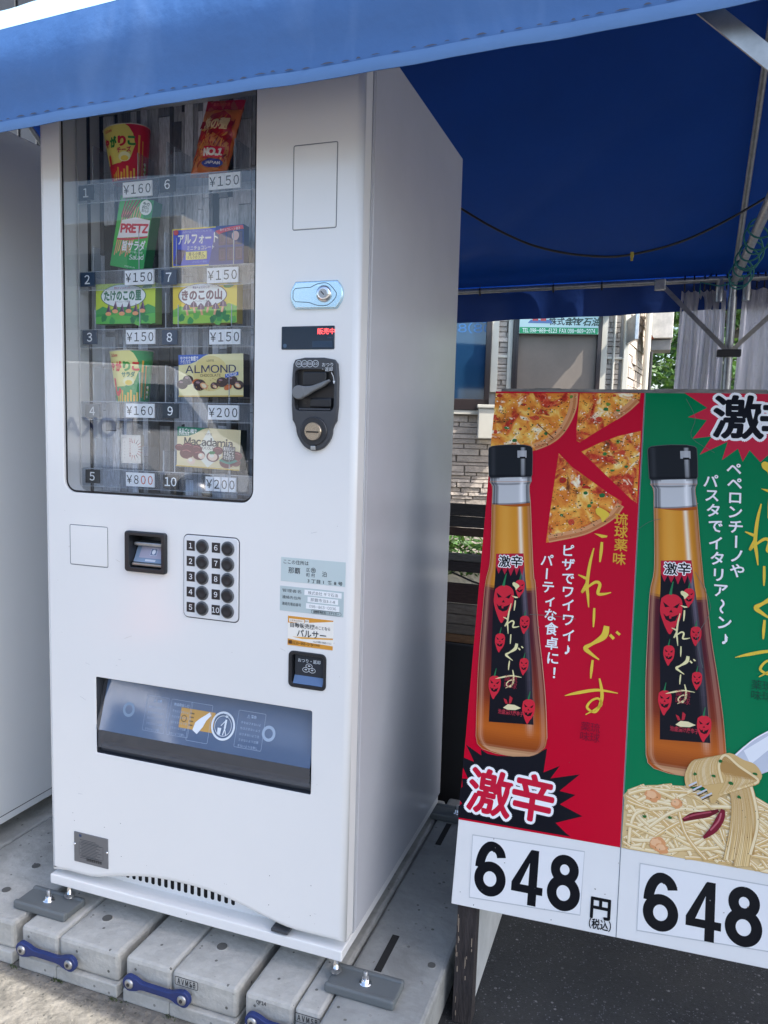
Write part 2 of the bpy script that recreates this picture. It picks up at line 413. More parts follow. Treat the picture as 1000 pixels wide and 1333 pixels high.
sheet('pavement', -3.2, .93, -1.3, 1.2, .004, ROUGHC, 'weathered rough concrete paving in front of the block base')
sheet('road', -80, 80, -16, -3.4, .004, ROAD, 'sunlit grey street in front of the stall')
for y in (-6.2, -13.6):
    sheet('road_marking', -80, 80, y-.06, y+.06, .008, mat('road_paint', (.75, .75, .72), .7), 'white painted line along the street')

# ---- cast concrete base blocks (top z = .10)
def block(x0, x1, y0, y1, zt, label, m, chamfer=.008, plinth=True, holes=(), slots=(), name='concrete_block'):
    mb = MB()
    t = thing(name, label, 'concrete block', ((x0+x1)/2, y0, .004), 'cast concrete base blocks under the vending machine')
    zl = .034 if plinth else .005
    mb.box(x0, x1, y0, y1, zl, zt, m, bev=chamfer, seg=2)
    a = mb.build('block_top', t)
    if plinth:
        MB().box(x0-.0005, x1+.0015, y0-.009, y1, .004, zl-.0005, m, bev=.003).build('plinth', t)
    for (hx, hy, hr) in holes:
        MB().lathe((hx, hy, zt-.001), (0, 0, 1), [(hr*1.12, 0), (hr*1.12, .0014), (hr, .0018)], m).lathe((hx, hy, zt-.0002), (0, 0, 1), [(hr*.93, 0), (hr*.93, .0026)], mat('bolt_hole_core', (.10, .10, .095), .9)).build('bolt_hole', t)  # raised ring with a dark disc standing for the hole
    for (a0, a1, b0, b1) in slots:
        MB().box(a0, a1, b0, b1, zt-.001, zt+.0016, HOLE).build('slot', t)
    return t
ZB = .10
YF = -.090
block(-.62, -.30, YF, .86, ZB, 'concrete base block at the far left, below the neighbouring white machine', CONC, holes=((-.40, .05, .012),))
block(-.297, -.022, YF, .86, ZB, 'concrete base block with two round holes, left of the machine', CONC, holes=((-.146, .107, .011), (-.135, .0, .011)))
block(0.0, .103, YF, .86, ZB, 'narrow concrete block under the left front foot plate', CONC)
block(.106, .266, YF, .86, ZB, 'wide concrete block behind the left blue link, round hole in its top', CONC, holes=((.163, .001, .012),))
block(.284, .398, YF, .86, ZB, 'narrow concrete block between the wide block and the first AVMSB block', CONC)
b3 = block(.401, .556, YF, .86, ZB, 'wide concrete block stamped AVMSB behind the second blue link', CONC, holes=((.459, .013, .012),))
b4 = block(.574, .682, YF, .86, ZB, 'narrow concrete block stamped QF14', CONC)
b5 = block(.685, .742, YF, .86, ZB, 'concrete block stamped AVMSB below the right front corner of the machine', CONC)
block(.7455, .936, YF-.1, .886, ZB, 'long concrete slab right of the machine with two slots', CONC2, plinth=False,
      holes=((.905, .125, .009),), slots=((.795, .811, .066, .19), (.780, .795, .60, .722)))
def stamp(parent, txt, x, z, wdt, h, framed):
    mb = MB(); A = Art(mb, front(YF-.0006), rough=.8)
    if framed:
        A.ring(rrect(x-wdt/2-.006, x+wdt/2+.006, z-h*.75, z+h*.75, .003), .0012, '#26282c')
    A.text(txt, x, z, h*1.35, '#24262a', bold=.015, fit=wdt)
    mb.build('stamp', parent)
stamp(b3, 'A V M S B', .437, .082, .043, .012, True)
stamp(b4, 'QF14', .612, .088, .022, .008, False)
stamp(b5, 'A V M S B', .714, .082, .043, .012, True)

# ---- blue links
BLUE = mat('blue_plastic_link', (.012, .028, .13), .5, bump=.06, bscale=60, var=.25, vscale=30)
def link(cx, cz, L, label):
    t = thing('link_plate', label, 'link plate', (cx, YF-.014, cz-.02), 'blue links joining the base blocks')
    prof = []
    hw, e = .0072, .0172
    top = [(-L/2, e), (-L/2+.016, e*.78), (-L/4, hw*1.05), (0, hw), (L/4, hw*1.05), (L/2-.016, e*.78), (L/2, e)]
    P = spline(top, 5)
    for k in range(1, 12):
        a = math.pi/2-math.pi*k/12; P.append((L/2+e*math.cos(a), e*math.sin(a)))
    P += [(a, -b) for a, b in spline(top, 5)[::-1]]
    for k in range(1, 12):
        a = -math.pi/2-math.pi*k/12; P.append((-L/2+e*math.cos(a), e*math.sin(a)))
    mb = MB(); plate(mb, [(cx+a, cz+b) for a, b in P], [], YF-.0215, .010, .002, BLUE)
    mb.build('link_bar', t)
    for sx in (-1, 1):
        MB().lathe((cx+sx*L/2, YF-.022, cz), (0, -1, 0), [(.0105, -.002), (.0105, .001), (.0092, .0028), (.005, .0035)], STEEL).lathe((cx+sx*L/2, YF-.0255, cz), (0, -1, 0), [(.0042, -.001), (.0042, .0009)], SEAM, n=6).build('screw', t)
link(.086, .060, .130, 'blue link bar on the far left, below the left foot plate')
link(.375, .060, .130, 'blue link bar with two screws left of the AVMSB stamp')
link(.668, .060, .130, 'blue link bar below the QF14 stamp at the lower edge')

# ---- foot plates
FOOTM = mat('grey_foot_plate', (.13, .145, .15), .45, bump=.04)
def foot(cx, cy, label, flip=1, L=.15):
    t = thing('foot_plate', label, 'foot plate', (cx, cy, ZB), 'grey plates anchoring the machine feet')
    x0, x1 = cx-L/2, cx+L/2
    mb = MB(); mb.box(x0, x1, cy-.036, cy-.024, ZB+.0005, ZB+.0205, FOOTM, bev=.005, seg=3); mb.box(x0, x1, cy+.024, cy+.036, ZB+.0005, ZB+.0205, FOOTM, bev=.005, seg=3)
    mb.box(x0+.001, x1-.001, cy-.030, cy+.030, ZB+.001, ZB+.0165, FOOTM, bev=.004, seg=3); mb.build('plate', t)
    MB().add([(a, b, ZB+.0168) for a, b in rrect(cx-flip*.002-.018, cx-flip*.002+.018, cy-.0075, cy+.0075, .007, 4)], [list(range(24))], HOLE).build('bolt_slot', t)
    bx = cx-flip*.002
    b = MB(); b.lathe((bx, cy, ZB+.0167), (0, 0, 1), [(.013, 0), (.013, .002), (.0085, .002), (.0085, .010), (.0075, .011)], CHROME, n=12)
    b.lathe((bx, cy, ZB+.027), (0, 0, 1), [(.0045, 0), (.0045, .014), (.003, .015)], STEEL, n=10); b.build('anchor_bolt', t)
    return t
foot(.010, -.014, 'grey foot plate under the left front corner of the machine')
foot(.797, .004, 'grey foot plate under the right front corner of the machine', -1)
foot(.800, .765, 'grey foot plate at the right rear corner of the machine', -1)

# ================================================================ VENDING MACHINE
Z0 = .15
MW, MD, MT = .75, .75, Z0+1.83
vm = thing('vending_machine', 'tall white snack vending machine with a glass front and price tags, standing on concrete blocks', 'vending machine', (.375, .375, ZB+.02))
def z_(v): return v+Z0
win = rrect(.060, .532, z_(.933), z_(1.772), .028, 6)
flap_o = rrect(.139, .6708, z_(.345), z_(.5215), .003, 2)
coin_o = rrect(.618, .6995, z_(.5667), z_(.6406), .010, 4)
cmh = rrect(.623, .710, z_(1.118), z_(1.203), .010, 4)
bill_o = rrect(.234, .321, z_(.779), z_(.851), .005, 3)
bot = [(.003, z_(.031)), (.047, z_(.037)), (.12, z_(.038)), (.19, z_(.055)), (.26, z_(.070)), (.33, z_(.077)), (.42, z_(.077)), (.49, z_(.068)), (.56, z_(.052)), (.62, z_(.040)), (.68, z_(.039)), (.752, z_(.040))]
outl = spline(bot, 3)+[(.752, MT-.004), (.003, MT-.004)]
mb = MB()
plate(mb, outl, [win, flap_o, coin_o, bill_o, cmh], 0, .046, .013, WHITE, rh=.0015, seg=6, hm=[mat('cabinet_liner', (.66, .67, .69), .4), DGREY, DGREY, DGREY, DGREY])
door = mb.build('door', vm)
# body behind the door, seam strips between
mb = MB()
big = [rrect(.030, .560, z_(.915), z_(1.80), .005, 2), rrect(.130, .680, z_(.335), z_(.53), .003, 2), rrect(.60, .72, z_(.55), z_(.66), .003, 2), rrect(.22, .335, z_(.76), z_(.87), .003, 2), rrect(.615, .718, z_(1.11), z_(1.21), .003, 2)]
def ringbox(x0, x1, y0, y1, z0, z1, m, r): plate(mb, [(x0, z0), (x1, z0), (x1, z1), (x0, z1)], big, y0, y1-y0, r, m, seg=2)
ringbox(.006, .742, .046, .056, z_(.03), MT-.008, mat('door_gasket', (.30, .31, .32), .6), .001)
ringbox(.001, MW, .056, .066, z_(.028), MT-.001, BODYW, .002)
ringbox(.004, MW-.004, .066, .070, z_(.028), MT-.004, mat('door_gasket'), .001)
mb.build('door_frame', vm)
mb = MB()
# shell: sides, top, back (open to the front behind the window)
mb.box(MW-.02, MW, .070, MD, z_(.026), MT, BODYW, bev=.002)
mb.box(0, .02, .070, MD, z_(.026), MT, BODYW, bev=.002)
mb.box(.02, MW-.02, .072, MD, MT-.02, MT-.001, BODYW)
mb.box(.02, MW-.02, MD-.012, MD-.001, z_(.026), MT-.02, BODYW)
mb.build('body', vm)
# base tray
mb = MB(); mb.box(.0, .747, .0, MD-.01, Z0, z_(.0235), WHITE, bev=.0025)
mb.box(.02, .73, .040, .05, z_(.0235), z_(.095), WHITE)
mb.build('base', vm)
mb = MB()
for k in range(19):
    x = .155+k*.0175; h = .018
    A = Art(mb, front(.0398), rough=.9); A.poly([(a, b) for a, b in rrect(x-.0047, x+.0047, z_(.034), z_(.073), .004, 4)], '#0b0c10')
mb.build('vent_grille', vm)
MB().box(.585, .625, -.002, .03, z_(.0285), z_(.036), DGREY, bev=.002).build('door_stop', vm)
# adjustable feet
for nx, ny in ((.048, .010), (.732, .008), (.715, .70), (.048, .70)):
    f_ = MB(); f_.lathe((nx, ny, ZB+.0205), (0, 0, 1), [(.010, 0), (.010, .004), (.006, .0045), (.006, .0298)], CHROME, n=12)
    f_.lathe((nx, ny, ZB+.0235), (0, 0, 1), [(.0125, 0), (.0125, .006)], STEEL, n=6)
    f_.build('levelling_foot', vm)
# small engraved panels in the door
def panel_line(x0, x1, z0, z1, name):
    m_ = MB(); A = Art(m_, front(-.0003)); A.ring(rrect(x0, x1, z_(z0), z_(z1), .003, 3), .0016, '#6f767e')
    A.h = 3e-4; m2 = MB(); plate(m2, rrect(x0+.001, x1-.001, z_(z0)+.001, z_(z1)-.001, .003, 3), [], -.0012, .0015, .001, WHITE)
    o = m2.build(name, vm); m_.build('panel_seam', o)
panel_line(.6126, .7026, 1.4627, 1.6173, 'service_panel')
panel_line(.074, .1756, .7723, .8614, 'blank_panel')
# ---- display cabinet
CABW = mat('cabinet_liner', (.66, .67, .69), .4)
zt_, zb_ = z_(1.79), z_(.925); DB = .160
mb = MB()
mb.add([(.058, .046, zb_), (.036, .062, zb_), (.036, .062, zt_), (.058, .046, zt_)], [(0, 1, 2, 3)], CABW)
mb.add([(.036, .062, zb_), (.036, DB, zb_), (.036, DB, zt_), (.036, .062, zt_)], [(0, 1, 2, 3)], CABW)
mb.add([(.556, .030, zb_), (.556, DB, zb_), (.556, DB, zt_), (.556, .030, zt_)], [(0, 1, 2, 3)], CABW)
mb.add([(.036, .030, zb_), (.556, .030, zb_), (.556, DB, zb_), (.036, DB, zb_)], [(0, 1, 2, 3)], CABW)
mb.add([(.036, .030, zt_), (.556, .030, zt_), (.556, DB, zt_), (.036, DB, zt_)], [(0, 1, 2, 3)], CABW)
mb.box(.0365, .040, .112, .119, zb_, zt_, SEAM)
mb.box(.0365, .041, .078, .081, zb_, zt_, CABW, bev=.001)
mb.build('display_cabinet', vm)
# grey weathered plank print on the back
PLK = mat('weathered_plank', (.4, .4, .42), .6, attr=True, var=.5, vscale=30, stretch=(14, 1, 1.6), bump=.25, bscale=60)
mb = MB(); rnd = random.Random(3); x = .037
while x < .556:
    wd = rnd.choice((.009, .012, .016, .022, .03)); z = zb_-rnd.random()*.15; x1 = min(x+wd, .556)
    while z < zt_:
        h = rnd.uniform(.06, .28); g = rnd.choice((.03, .08, .20, .36, .50, .66, .72))*rnd.uniform(.8, 1.2); dy = rnd.uniform(0, .004)
        z0 = max(z, zb_); z1 = min(z+h, zt_)
        if z1 > z0+.004: mb.box(x+.0006, x1-.0006, DB-.005-dy, DB-.0005, z0+.0008, z1-.0008, PLK, col=(g, g*1.0, g*1.06))
        z += h
    x = x1
mb.box(.036, .556, DB-.0004, DB+.004, zb_, zt_, SEAM)
mb.build('plank_backdrop', vm)
# glass
mb = MB(); P_ = rrect(.0605, .5315, z_(.9335), z_(1.7715), .0275, 6)
Art(mb, front(.0065)).poly(P_, GLASS); mb.build('window_glass', vm)
mb = MB(); Art(mb, front(.0060)).ring(offset(ccw(P_), -.0022), .0045, '#15171b'); mb.build('window_seal', vm)

# ---- shelf strips, tags
YT = .075
def at(px, py, Y=YT): p = onY(px, py, Y); return p.x, p.z
rows = [((112, 251), (179, 246), (218, 240), (292.5, 235.5)), ((114, 364), (181.5, 361), (220, 361), (290, 358)),
        ((117, 439), (183, 438.5), (221, 439), (293, 438.5)), ((120.5, 535), (182.5, 534.5), (222, 535), (291, 537)), ((120.5, 620), (182.5, 624.5), (222.5, 627), (287.5, 630.5))]
prices = [('160', '150'), ('150', '150'), ('150', '150'), ('160', '200'), ('800', '200')]
numc = ['#2c2f33', '#26394f', '#26394f', '#6d747b', '#2c2f33']
rowz = []
EDGE = see_through('acrylic_edge', (.85, .9, .95), 1.5, .1, milk=.45, milkcol=(.8, .84, .9))
for i, (a, b, c, d) in enumerate(rows):
    z0 = sum(at(*q)[1] for q in (a, b, c, d))/4; rowz.append(z0)
    MB().box(.040, .552, YT+.003, YT+.0055, z0-.020, z0+.019, ACRYL).build('shelf_strip', vm)
    MB().box(.040, .552, YT+.006, DB-.012, z0+.0185, z0+.0205, ACRYL).build('shelf_tray', vm)
    nxt = at(*rows[i-1][0])[1] if i else z0+.165
    mb = MB(); rn = random.Random(i+40)
    for xd in (.075, .20, .262, .292, .430, .520):
        xd += rn.uniform(-.006, .006); hh = rn.uniform(.045, .09)
        mb.box(xd-.0007, xd+.0007, YT+.012, DB-.016, z0+.0206, z0+.0206+hh, ACRYL)
        mb.box(xd-.0008, xd+.0008, YT+.0105, YT+.0119, z0+.0206, z0+.0206+hh, EDGE)
    mb.box(.042, .550, YT+.0045, YT+.0055+.001, z0+.0190, z0+.0203, EDGE); mb.box(.042, .550, YT+.0045, YT+.0065, z0-.0215, z0-.0203, EDGE)
    mb.build('tray_divider', vm)
    for side, (q, pq, num, pr_) in enumerate(((a, b, i+1, prices[i][0]), (c, d, i+6, prices[i][1]))):
        x, z = at(*q); mb = MB(); mb.box(x-.0195, x+.0195, YT-.0012, YT+.0028, z-.0155, z+.0155, ink(numc[i] if not (side and i == 3) else '#26333f', .35), bev=.0006)
        A = Art(mb, front(YT-.0013)); A.text(str(num), x, z, .026, '#eef2f6' if i != 3 or side else '#d5dadf', bold=.01); mb.build('number_tag', vm)
        x, z = at(*pq); mb = MB(); W_ = .0375
        for k in range(4):
            xa = x-W_+k*W_/2; gap = .0022 if (k > 0 and i == 4 and side) else .0003
            mb.box(xa+(gap if k else 0), xa+W_/2-.0003, YT-.0012, YT+.0028, z-.0155, z+.0155, ink('#eceef2', .4))
        A = Art(mb, front(YT-.0013))
        for k, ch in enumerate('¥'+pr_): A.text(ch, x-W_+(k+.5)*W_/2, z, .026, '#1c242e' if not (i == 4 and not side and k > 1) else '#c0502e', bold=.006, sx=.9)
        mb.build('price_tag', vm)
# ---- keypad
mb = MB(); plate(mb, rrect(.3711, .501, z_(.6854), z_(.8592), .010, 5), [], -.0030, .004, .0015, mat('keypad_plate', (.72, .74, .76), .3)); kp = mb.build('keypad', vm)
mb = MB(); Art(mb, front(-.00005)).ring(rrect(.3700, .5022, z_(.6842), z_(.8604), .011, 5), .0022, '#39404a'); mb.build('keypad_rim', kp)
for c in range(2):
    for r_ in range(5):
        n = c*5+r_+1; zx = z_(.8590-.0215-r_*.0327); xl = .3885+c*.0605; xb = .4165+c*.0605
        mb = MB(); mb.box(xl-.0098, xl+.0098, -.0038, -.0028, zx-.0105, zx+.0105, BLACKP, bev=.0004)
        Art(mb, front(-.0039)).text(str(n), xl, zx, .0150, '#e9edf2', bold=.008); mb.build('key_number', kp)
        mb = MB(); mb.lathe((xb, -.003, zx), (0, -1, 0), [(.0155, 0), (.0155, .001), (.0145, .0022), (.0128, .0024)], mat('key_ring', (.12, .13, .14), .35))
        mb.lathe((xb, -.0052, zx), (0, -1, 0), [(.0122, -.002), (.0122, .0022), (.0105, .0034), (.007, .0026), (.0, .0022)], BLACKP); mb.build('button', kp)
# ---- display
mb = MB(); plate(mb, rrect(.5921, .704, z_(1.2383), z_(1.2824), .002, 2), [], -.0018, .002, .001, mat('display_glass', (.012, .03, .055), .08, spec=.6)); dsp = mb.build('display_screen', vm)
mb = MB(); A = Art(mb, front(-.0019)); A.text('販売中', .6865, z_(1.272), .0125, mat('led_red', (1, .08, .08), .4, emit=1.3))
mb.build('lit_text', dsp); mb = MB(); A = Art(mb, front(-.0019)); A.rect(.658, .700, z_(1.242), z_(1.254), '#2b4157'); A.poly(ell(.600, z_(1.2455), .004, .004), '#46607a'); A.text('準備中', .695, z_(1.260), .004, '#33506c')
mb.build('display_icons', dsp)
# ---- key lock
mb = MB(); LP = spline([(.612, z_(1.341)), (.614, z_(1.352)), (.622, z_(1.366))], 4)+[(.709, z_(1.366))]+spline([(.709, z_(1.366)), (.718, z_(1.354)), (.721, z_(1.341)), (.718, z_(1.327)), (.708, z_(1.3135))], 4)[1:]+[(.622, z_(1.3145))]+spline([(.622, z_(1.3145)), (.614, z_(1.328)), (.612, z_(1.341))], 4)[1:-1]
plate(mb, LP, [], -.006, .006, .003, mat('pale_chrome', (.58, .80, .93), .22, metal=.75)); lk = mb.build('lock_plate', vm)
mb = MB(); A = Art(mb, front(-.0062))
hp = [(.623, z_(1.353))]+spline([(.655, z_(1.354)), (.670, z_(1.360)), (.690, z_(1.360)), (.706, z_(1.345)), (.708, z_(1.338)), (.704, z_(1.330)), (.690, z_(1.320)), (.670, z_(1.320)), (.652, z_(1.326))], 4)+[(.623, z_(1.328)), (.618, z_(1.334)), (.618, z_(1.348))]
A.ring(hp, .0012, '#1b3140')
mb.build('handle_outline', lk)
mb = MB(); cx, cz = .683, z_(1.341)
mb.lathe((cx, -.006, cz), (0, -1, 0), [(.0155, 0), (.0155, .003), (.0125, .0055), (.0095, .006)], CHROME, n=28)
mb.lathe((cx, -.0118, cz), (0, -1, 0), [(.0085, 0), (.0085, .0015)], STEEL, n=24)
A = Art(mb, front(-.0136)); A.stroke([(cx-.0035, cz+.0035), (cx+.003, cz-.003)], .0018, '#07080a'); mb.build('key_cylinder', lk)
# ---- coin mechanism
O_ = [(.6185, z_(1.206)), (.627, z_(1.2225)), (.704, z_(1.222)), (.716, z_(1.207)), (.716, z_(1.106)), (.706, z_(1.091)), (.7045, z_(1.073)), (.696, z_(1.058)), (.684, z_(1.0475)), (.667, z_(1.043)), (.650, z_(1.049)), (.639, z_(1.060)), (.630, z_(1.076)), (.628, z_(1.092)), (.6185, z_(1.106))]
O2 = []
for i, p in enumerate(O_):     # soften the corners a little
    a, b = O_[i-1], O_[(i+1) % len(O_)]; k = .18
    O2 += [(p[0]+(a[0]-p[0])*k, p[1]+(a[1]-p[1])*k), p, (p[0]+(b[0]-p[0])*k, p[1]+(b[1]-p[1])*k)] if 0 else [(p[0]*.76+a[0]*.24, p[1]*.76+a[1]*.24), (p[0]*.76+b[0]*.24, p[1]*.76+b[1]*.24)]
rec = rrect(.625, .708, z_(1.121), z_(1.200), .010, 4)
mb = MB(); plate(mb, O2, [rec], -.008, .010, .003, DGREY, rh=.001, hth=.02); cm = mb.build('coin_slot_unit', vm)
mb = MB(); mb.add([(.620, .011, z_(1.11)), (.715, .011, z_(1.11)), (.715, .004, z_(1.205)), (.620, .004, z_(1.205))], [(0, 1, 2, 3)], BLACKP)
mb.box(.640, .690, -.004, .008, z_(1.168), z_(1.196), BLACKP, bev=.003); mb.box(.655, .700, -.002, .009, z_(1.128), z_(1.146), BLACKP, bev=.003)
mb.box(.634, .700, -.006, .000, z_(1.122), z_(1.126), DGREY, bev=.001); mb.build('coin_chute', cm)
mb = MB(); LV = ribbon([(.631, z_(1.1555)), (.645, z_(1.157)), (.665, z_(1.163)), (.685, z_(1.171)), (.700, z_(1.179))], [.020, .022, .012, .009, .004], 5)
plate(mb, LV[0]+LV[1][::-1], [], -.016, .008, .003, mat('lever_grey', (.17, .18, .19), .4)); mb.lathe((.637, -.006, z_(1.156)), (0, -1, 0), [(.0135, 0), (.0135, .009), (.0115, .0105)], mat('lever_grey')); mb.build('return_lever', cm)
mb = MB(); kx, kz = .668, z_(1.082)
mb.lathe((kx, -.008, kz), (0, -1, 0), [(.028, 0), (.028, .0015), (.026, .0025)], mat('bezel_black', (.03, .033, .04), .25), n=32)
mb.lathe((kx, -.0104, kz), (0, -1, 0), [(.018, 0), (.018, .004), (.0165, .0055)], mat('brass_steel', (.60, .52, .42), .25, metal=1), n=28)
A = Art(mb, front(-.0162)); A.rect(kx-.013, kx+.013, kz-.003, kz-.0002, '#0b0b0c'); mb.build('coin_knob', cm)
MB().box(.663, .673, -.0125, -.008, z_(1.046), z_(1.054), STEEL, bev=.001).build('coin_latch', cm)
mb = MB(); A = Art(mb, front(-.0082))
for k, tx in enumerate(('500', '100', '50', '10')):
    A.ring(ell(.6335+k*.0118, z_(1.2105), .0062, .0062), .0010, '#c9d2da', 0); A.text(tx, .6335+k*.0118, z_(1.2105), .0060, '#d5dde4', bold=.008, fit=.0085)
A.text('おつり', .694, z_(1.2085), .0085, '#dfe5ea'); A.text('・返却', .694, z_(1.2000), .0085, '#dfe5ea')
A.stroke([(.702, z_(1.194)), (.7065, z_(1.186)), (.708, z_(1.177))], .0012, '#dfe5ea'); A.poly([(.7055, z_(1.178)), (.7105, z_(1.178)), (.708, z_(1.172))], '#dfe5ea')
mb.build('coin_lettering', cm)
# ---- bill slot
mb = MB(); plate(mb, rrect(.225, .329, z_(.7705), z_(.859), .007, 4), [rrect(.2375, .3185, z_(.781), z_(.850), .004, 3)], -.009, .012, .003, BLACKP, rh=.0015, hth=.045); bs = mb.build('bill_slot', vm)
mb = MB(); mb.add([(.232, .038, z_(.77)), (.325, .038, z_(.77)), (.325, .038, z_(.86)), (.232, .038, z_(.86))], [(0, 1, 2, 3)], BLACKP)
mb.box(.239, .317, .006, .036, z_(.826), z_(.834), STEEL, bev=.002)
mb.build('slot_interior', bs)
mb = MB(); mb.add([(.239, .004, z_(.791)), (.317, .004, z_(.791)), (.317, .022, z_(.825)), (.239, .022, z_(.825))], [(0, 1, 2, 3)], mat('slot_window_blue', (.22, .30, .42), .12))
A = Art(mb, lambda u, v, h: V((u, .004+.018*(v-.791-Z0)/.034-h-.0004, v)))
A.rect(.250, .314, z_(.800), z_(.823), '#a9a6b8'); A.rect(.276, .292, z_(.806), z_(.820), '#6f7c98'); A.ring(rrect(.276, .292, z_(.806), z_(.820), .001, 2), .0008, '#dfe4ee'); A.poly(ell(.284, z_(.813), .0045, .005), '#e6e9f1'); A.rect(.268, .294, z_(.7935), z_(.7975), '#c3cad6')
mb.build('slot_window', bs)
MB().box(.239, .317, -.002, .006, z_(.7835), z_(.790), mat('slot_lip', (.35, .33, .30), .3, metal=.6), bev=.002).build('slot_lip', bs)
# ---- coin return cup
mb = MB(); X0, X1, ZA, ZC = .618, .6995, z_(.5667), z_(.6406)
mb.box(X0-.001, X1+.001, .045, .048, ZA-.001, ZC+.001, BLACKP)
plate(mb, rrect(X0-.0005, X1+.0005, ZA-.0005, ZC+.0005, .010, 4), [rrect(X0+.007, X1-.005, ZA+.007, ZC-.006, .006, 3)], -.0025, .003, .0015, BLACKP, rh=.001, hth=.047)
cr = mb.build('coin_return', vm)
mb = MB(); mb.box(.628, .6925, .006, .009, z_(.588), z_(.634), mat('smoked_flap', (.035, .04, .05), .12), bev=.001)
mb.add([(.628, -.001, z_(.5745)), (.6925, -.001, z_(.5745)), (.6925, .006, z_(.590)), (.628, .006, z_(.590))], [(0, 1, 2, 3)], mat('blue_reflection_lip', (.10, .17, .32), .18))  # blue reflection put into the base colour of the lip
A = Art(mb, front(.0058)); A.text('おつり・返却', .660, z_(.6215), .0085, '#cfd6dd', bold=.01)
for q in ((.660, .611), (.653, .603), (.667, .603)):
    A.poly(ell(q[0], z_(q[1]), .0075, .0052), '#0d1014'); A.ring(ell(q[0], z_(q[1]), .0070, .0048), .0012, '#c3cad2'); A.poly(ell(q[0], z_(q[1])+.0005, .003, .0015), '#c3cad2')
mb.build('coin_flap', cr)
# ---- delivery flap
mb = MB(); mb.box(.135, .675, .17, .175, z_(.33), z_(.53), HOLE); mb.box(.135, .139, .046, .17, z_(.33), z_(.53), HOLE); mb.box(.6708, .675, .046, .17, z_(.33), z_(.53), HOLE)
mb.box(.135, .675, .046, .17, z_(.340), z_(.345), HOLE); mb.box(.135, .675, .046, .17, z_(.5215), z_(.526), HOLE)
mb.box(.1395, .6705, .012, .03, z_(.3452), z_(.362), DGREY, bev=.003); mb.build('delivery_bin', vm)
FZ0, FZ1, FY0, FY1 = z_(.402), z_(.5145), -.004, .030
def flf(u, v, h): t = (v-FZ0)/(FZ1-FZ0); return V((u, FY0+(FY1-FY0)*t-h, v))
FLM = mat('smoked_blue_flap', (.085, .14, .25), .06, spec=1.0, coat=1, bump=.02, bscale=9)
mb = MB(); mb.add([flf(.150, FZ0, 0), flf(.669, FZ0, 0), flf(.669, FZ1, 0), flf(.150, FZ1, 0)], [(0, 1, 2, 3)], FLM)
mb.add([flf(.150, FZ0, -.004), flf(.669, FZ0, -.004), flf(.669, FZ1, -.004), flf(.150, FZ1, -.004)], [(0, 1, 2, 3)], FLM); fl = mb.build('delivery_flap', vm)
mb = MB(); CL = see_through('flap_clear_edge', (.55, .62, .72), 1.5, .02, milk=.06)
mb.box(.148, .6695, -.005, -.003, z_(.362), z_(.402), CL); mb.add([(.140, .03, z_(.515)), (.150, .03, z_(.515)), (.150, -.004, z_(.402)), (.141, -.004, z_(.402))], [(0, 1, 2, 3)], CL); mb.build('flap_lip', fl)
mb = MB(); A = Art(mb, flf, rough=.5); A.h = 3e-4; fz = lambda t: FZ0+(FZ1-FZ0)*t
LG = '#a9bcd6'
for cx in (.219, .568): A.ring(ell(cx, fz(.46), .0125, .0125), .006, '#7f95ad' if cx < .3 else '#9db0c6')
A.rect(.352, .437, fz(.30), fz(.66), '#c39a55'); A.text('〇', .362, fz(.47), .016, '#5c4a33', bold=.02); 
for k in range(4): A.rect(.376+.0, .386, fz(.36+k*.07), fz(.385+k*.07), '#6c5a40', 0)
for x0, x1 in ((.262, .318), (.325, .378), (.375, .428), (.492, .556)): A.ring(rrect(x0, x1, fz(.10) if x0 > .37 and x0 < .4 else fz(.14), fz(.78), .002, 2), .0006, LG)
for x0, x1, t in ((.266, .314, '⚠ 注意'), (.328, .375, '商品取出し口'), (.497, .552, '⚠ 警告')):
    A.text(t, (x0+x1)/2, fz(.70), .0065, LG, bold=.02)
    for k in range(5): A.text('手をはさまないよう注意してください'[k:k+8], (x0+x1)/2, fz(.58-.10*k), .0055, LG, fit=(x1-x0)*.85)
A.poly([(a, fz(b)) for a, b in ((.388, .30), (.392, .44), (.402, .52), (.415, .60), (.424, .66), (.428, .60), (.418, .50), (.412, .38), (.400, .24))], '#dfe6ee')
A.ring(ell(.460, fz(.46), .0265, .0265, 40), .0045, '#d7e0ea'); A.ring(ell(.460, fz(.46), .0200, .0200, 40), .0012, '#d7e0ea')
A.poly(ell(.466, fz(.64), .0032, .0032), '#d7e0ea'); A.stroke([(.466, fz(.58)), (.465, fz(.42))], .0045, '#d7e0ea'); A.stroke([(.465, fz(.42)), (.470, fz(.30))], .0022, '#d7e0ea'); A.stroke([(.465, fz(.42)), (.462, fz(.30))], .0022, '#d7e0ea')
A.stroke([(.464, fz(.55)), (.455, fz(.46))], .0018, '#d7e0ea'); A.poly([(.448, fz(.42)), (.457, fz(.42)), (.456, fz(.30)), (.449, fz(.30))], '#d7e0ea')
for k in range(12):
    a = R(150-k*11); A.text('ゴミはゴミ箱へ捨てましょう'[k], .460+.0232*math.cos(a), fz(.46)+.0232*math.sin(a), .0042, '#52647c', bold=.03, rot=a-math.pi/2)
mb.build('flap_print', fl)
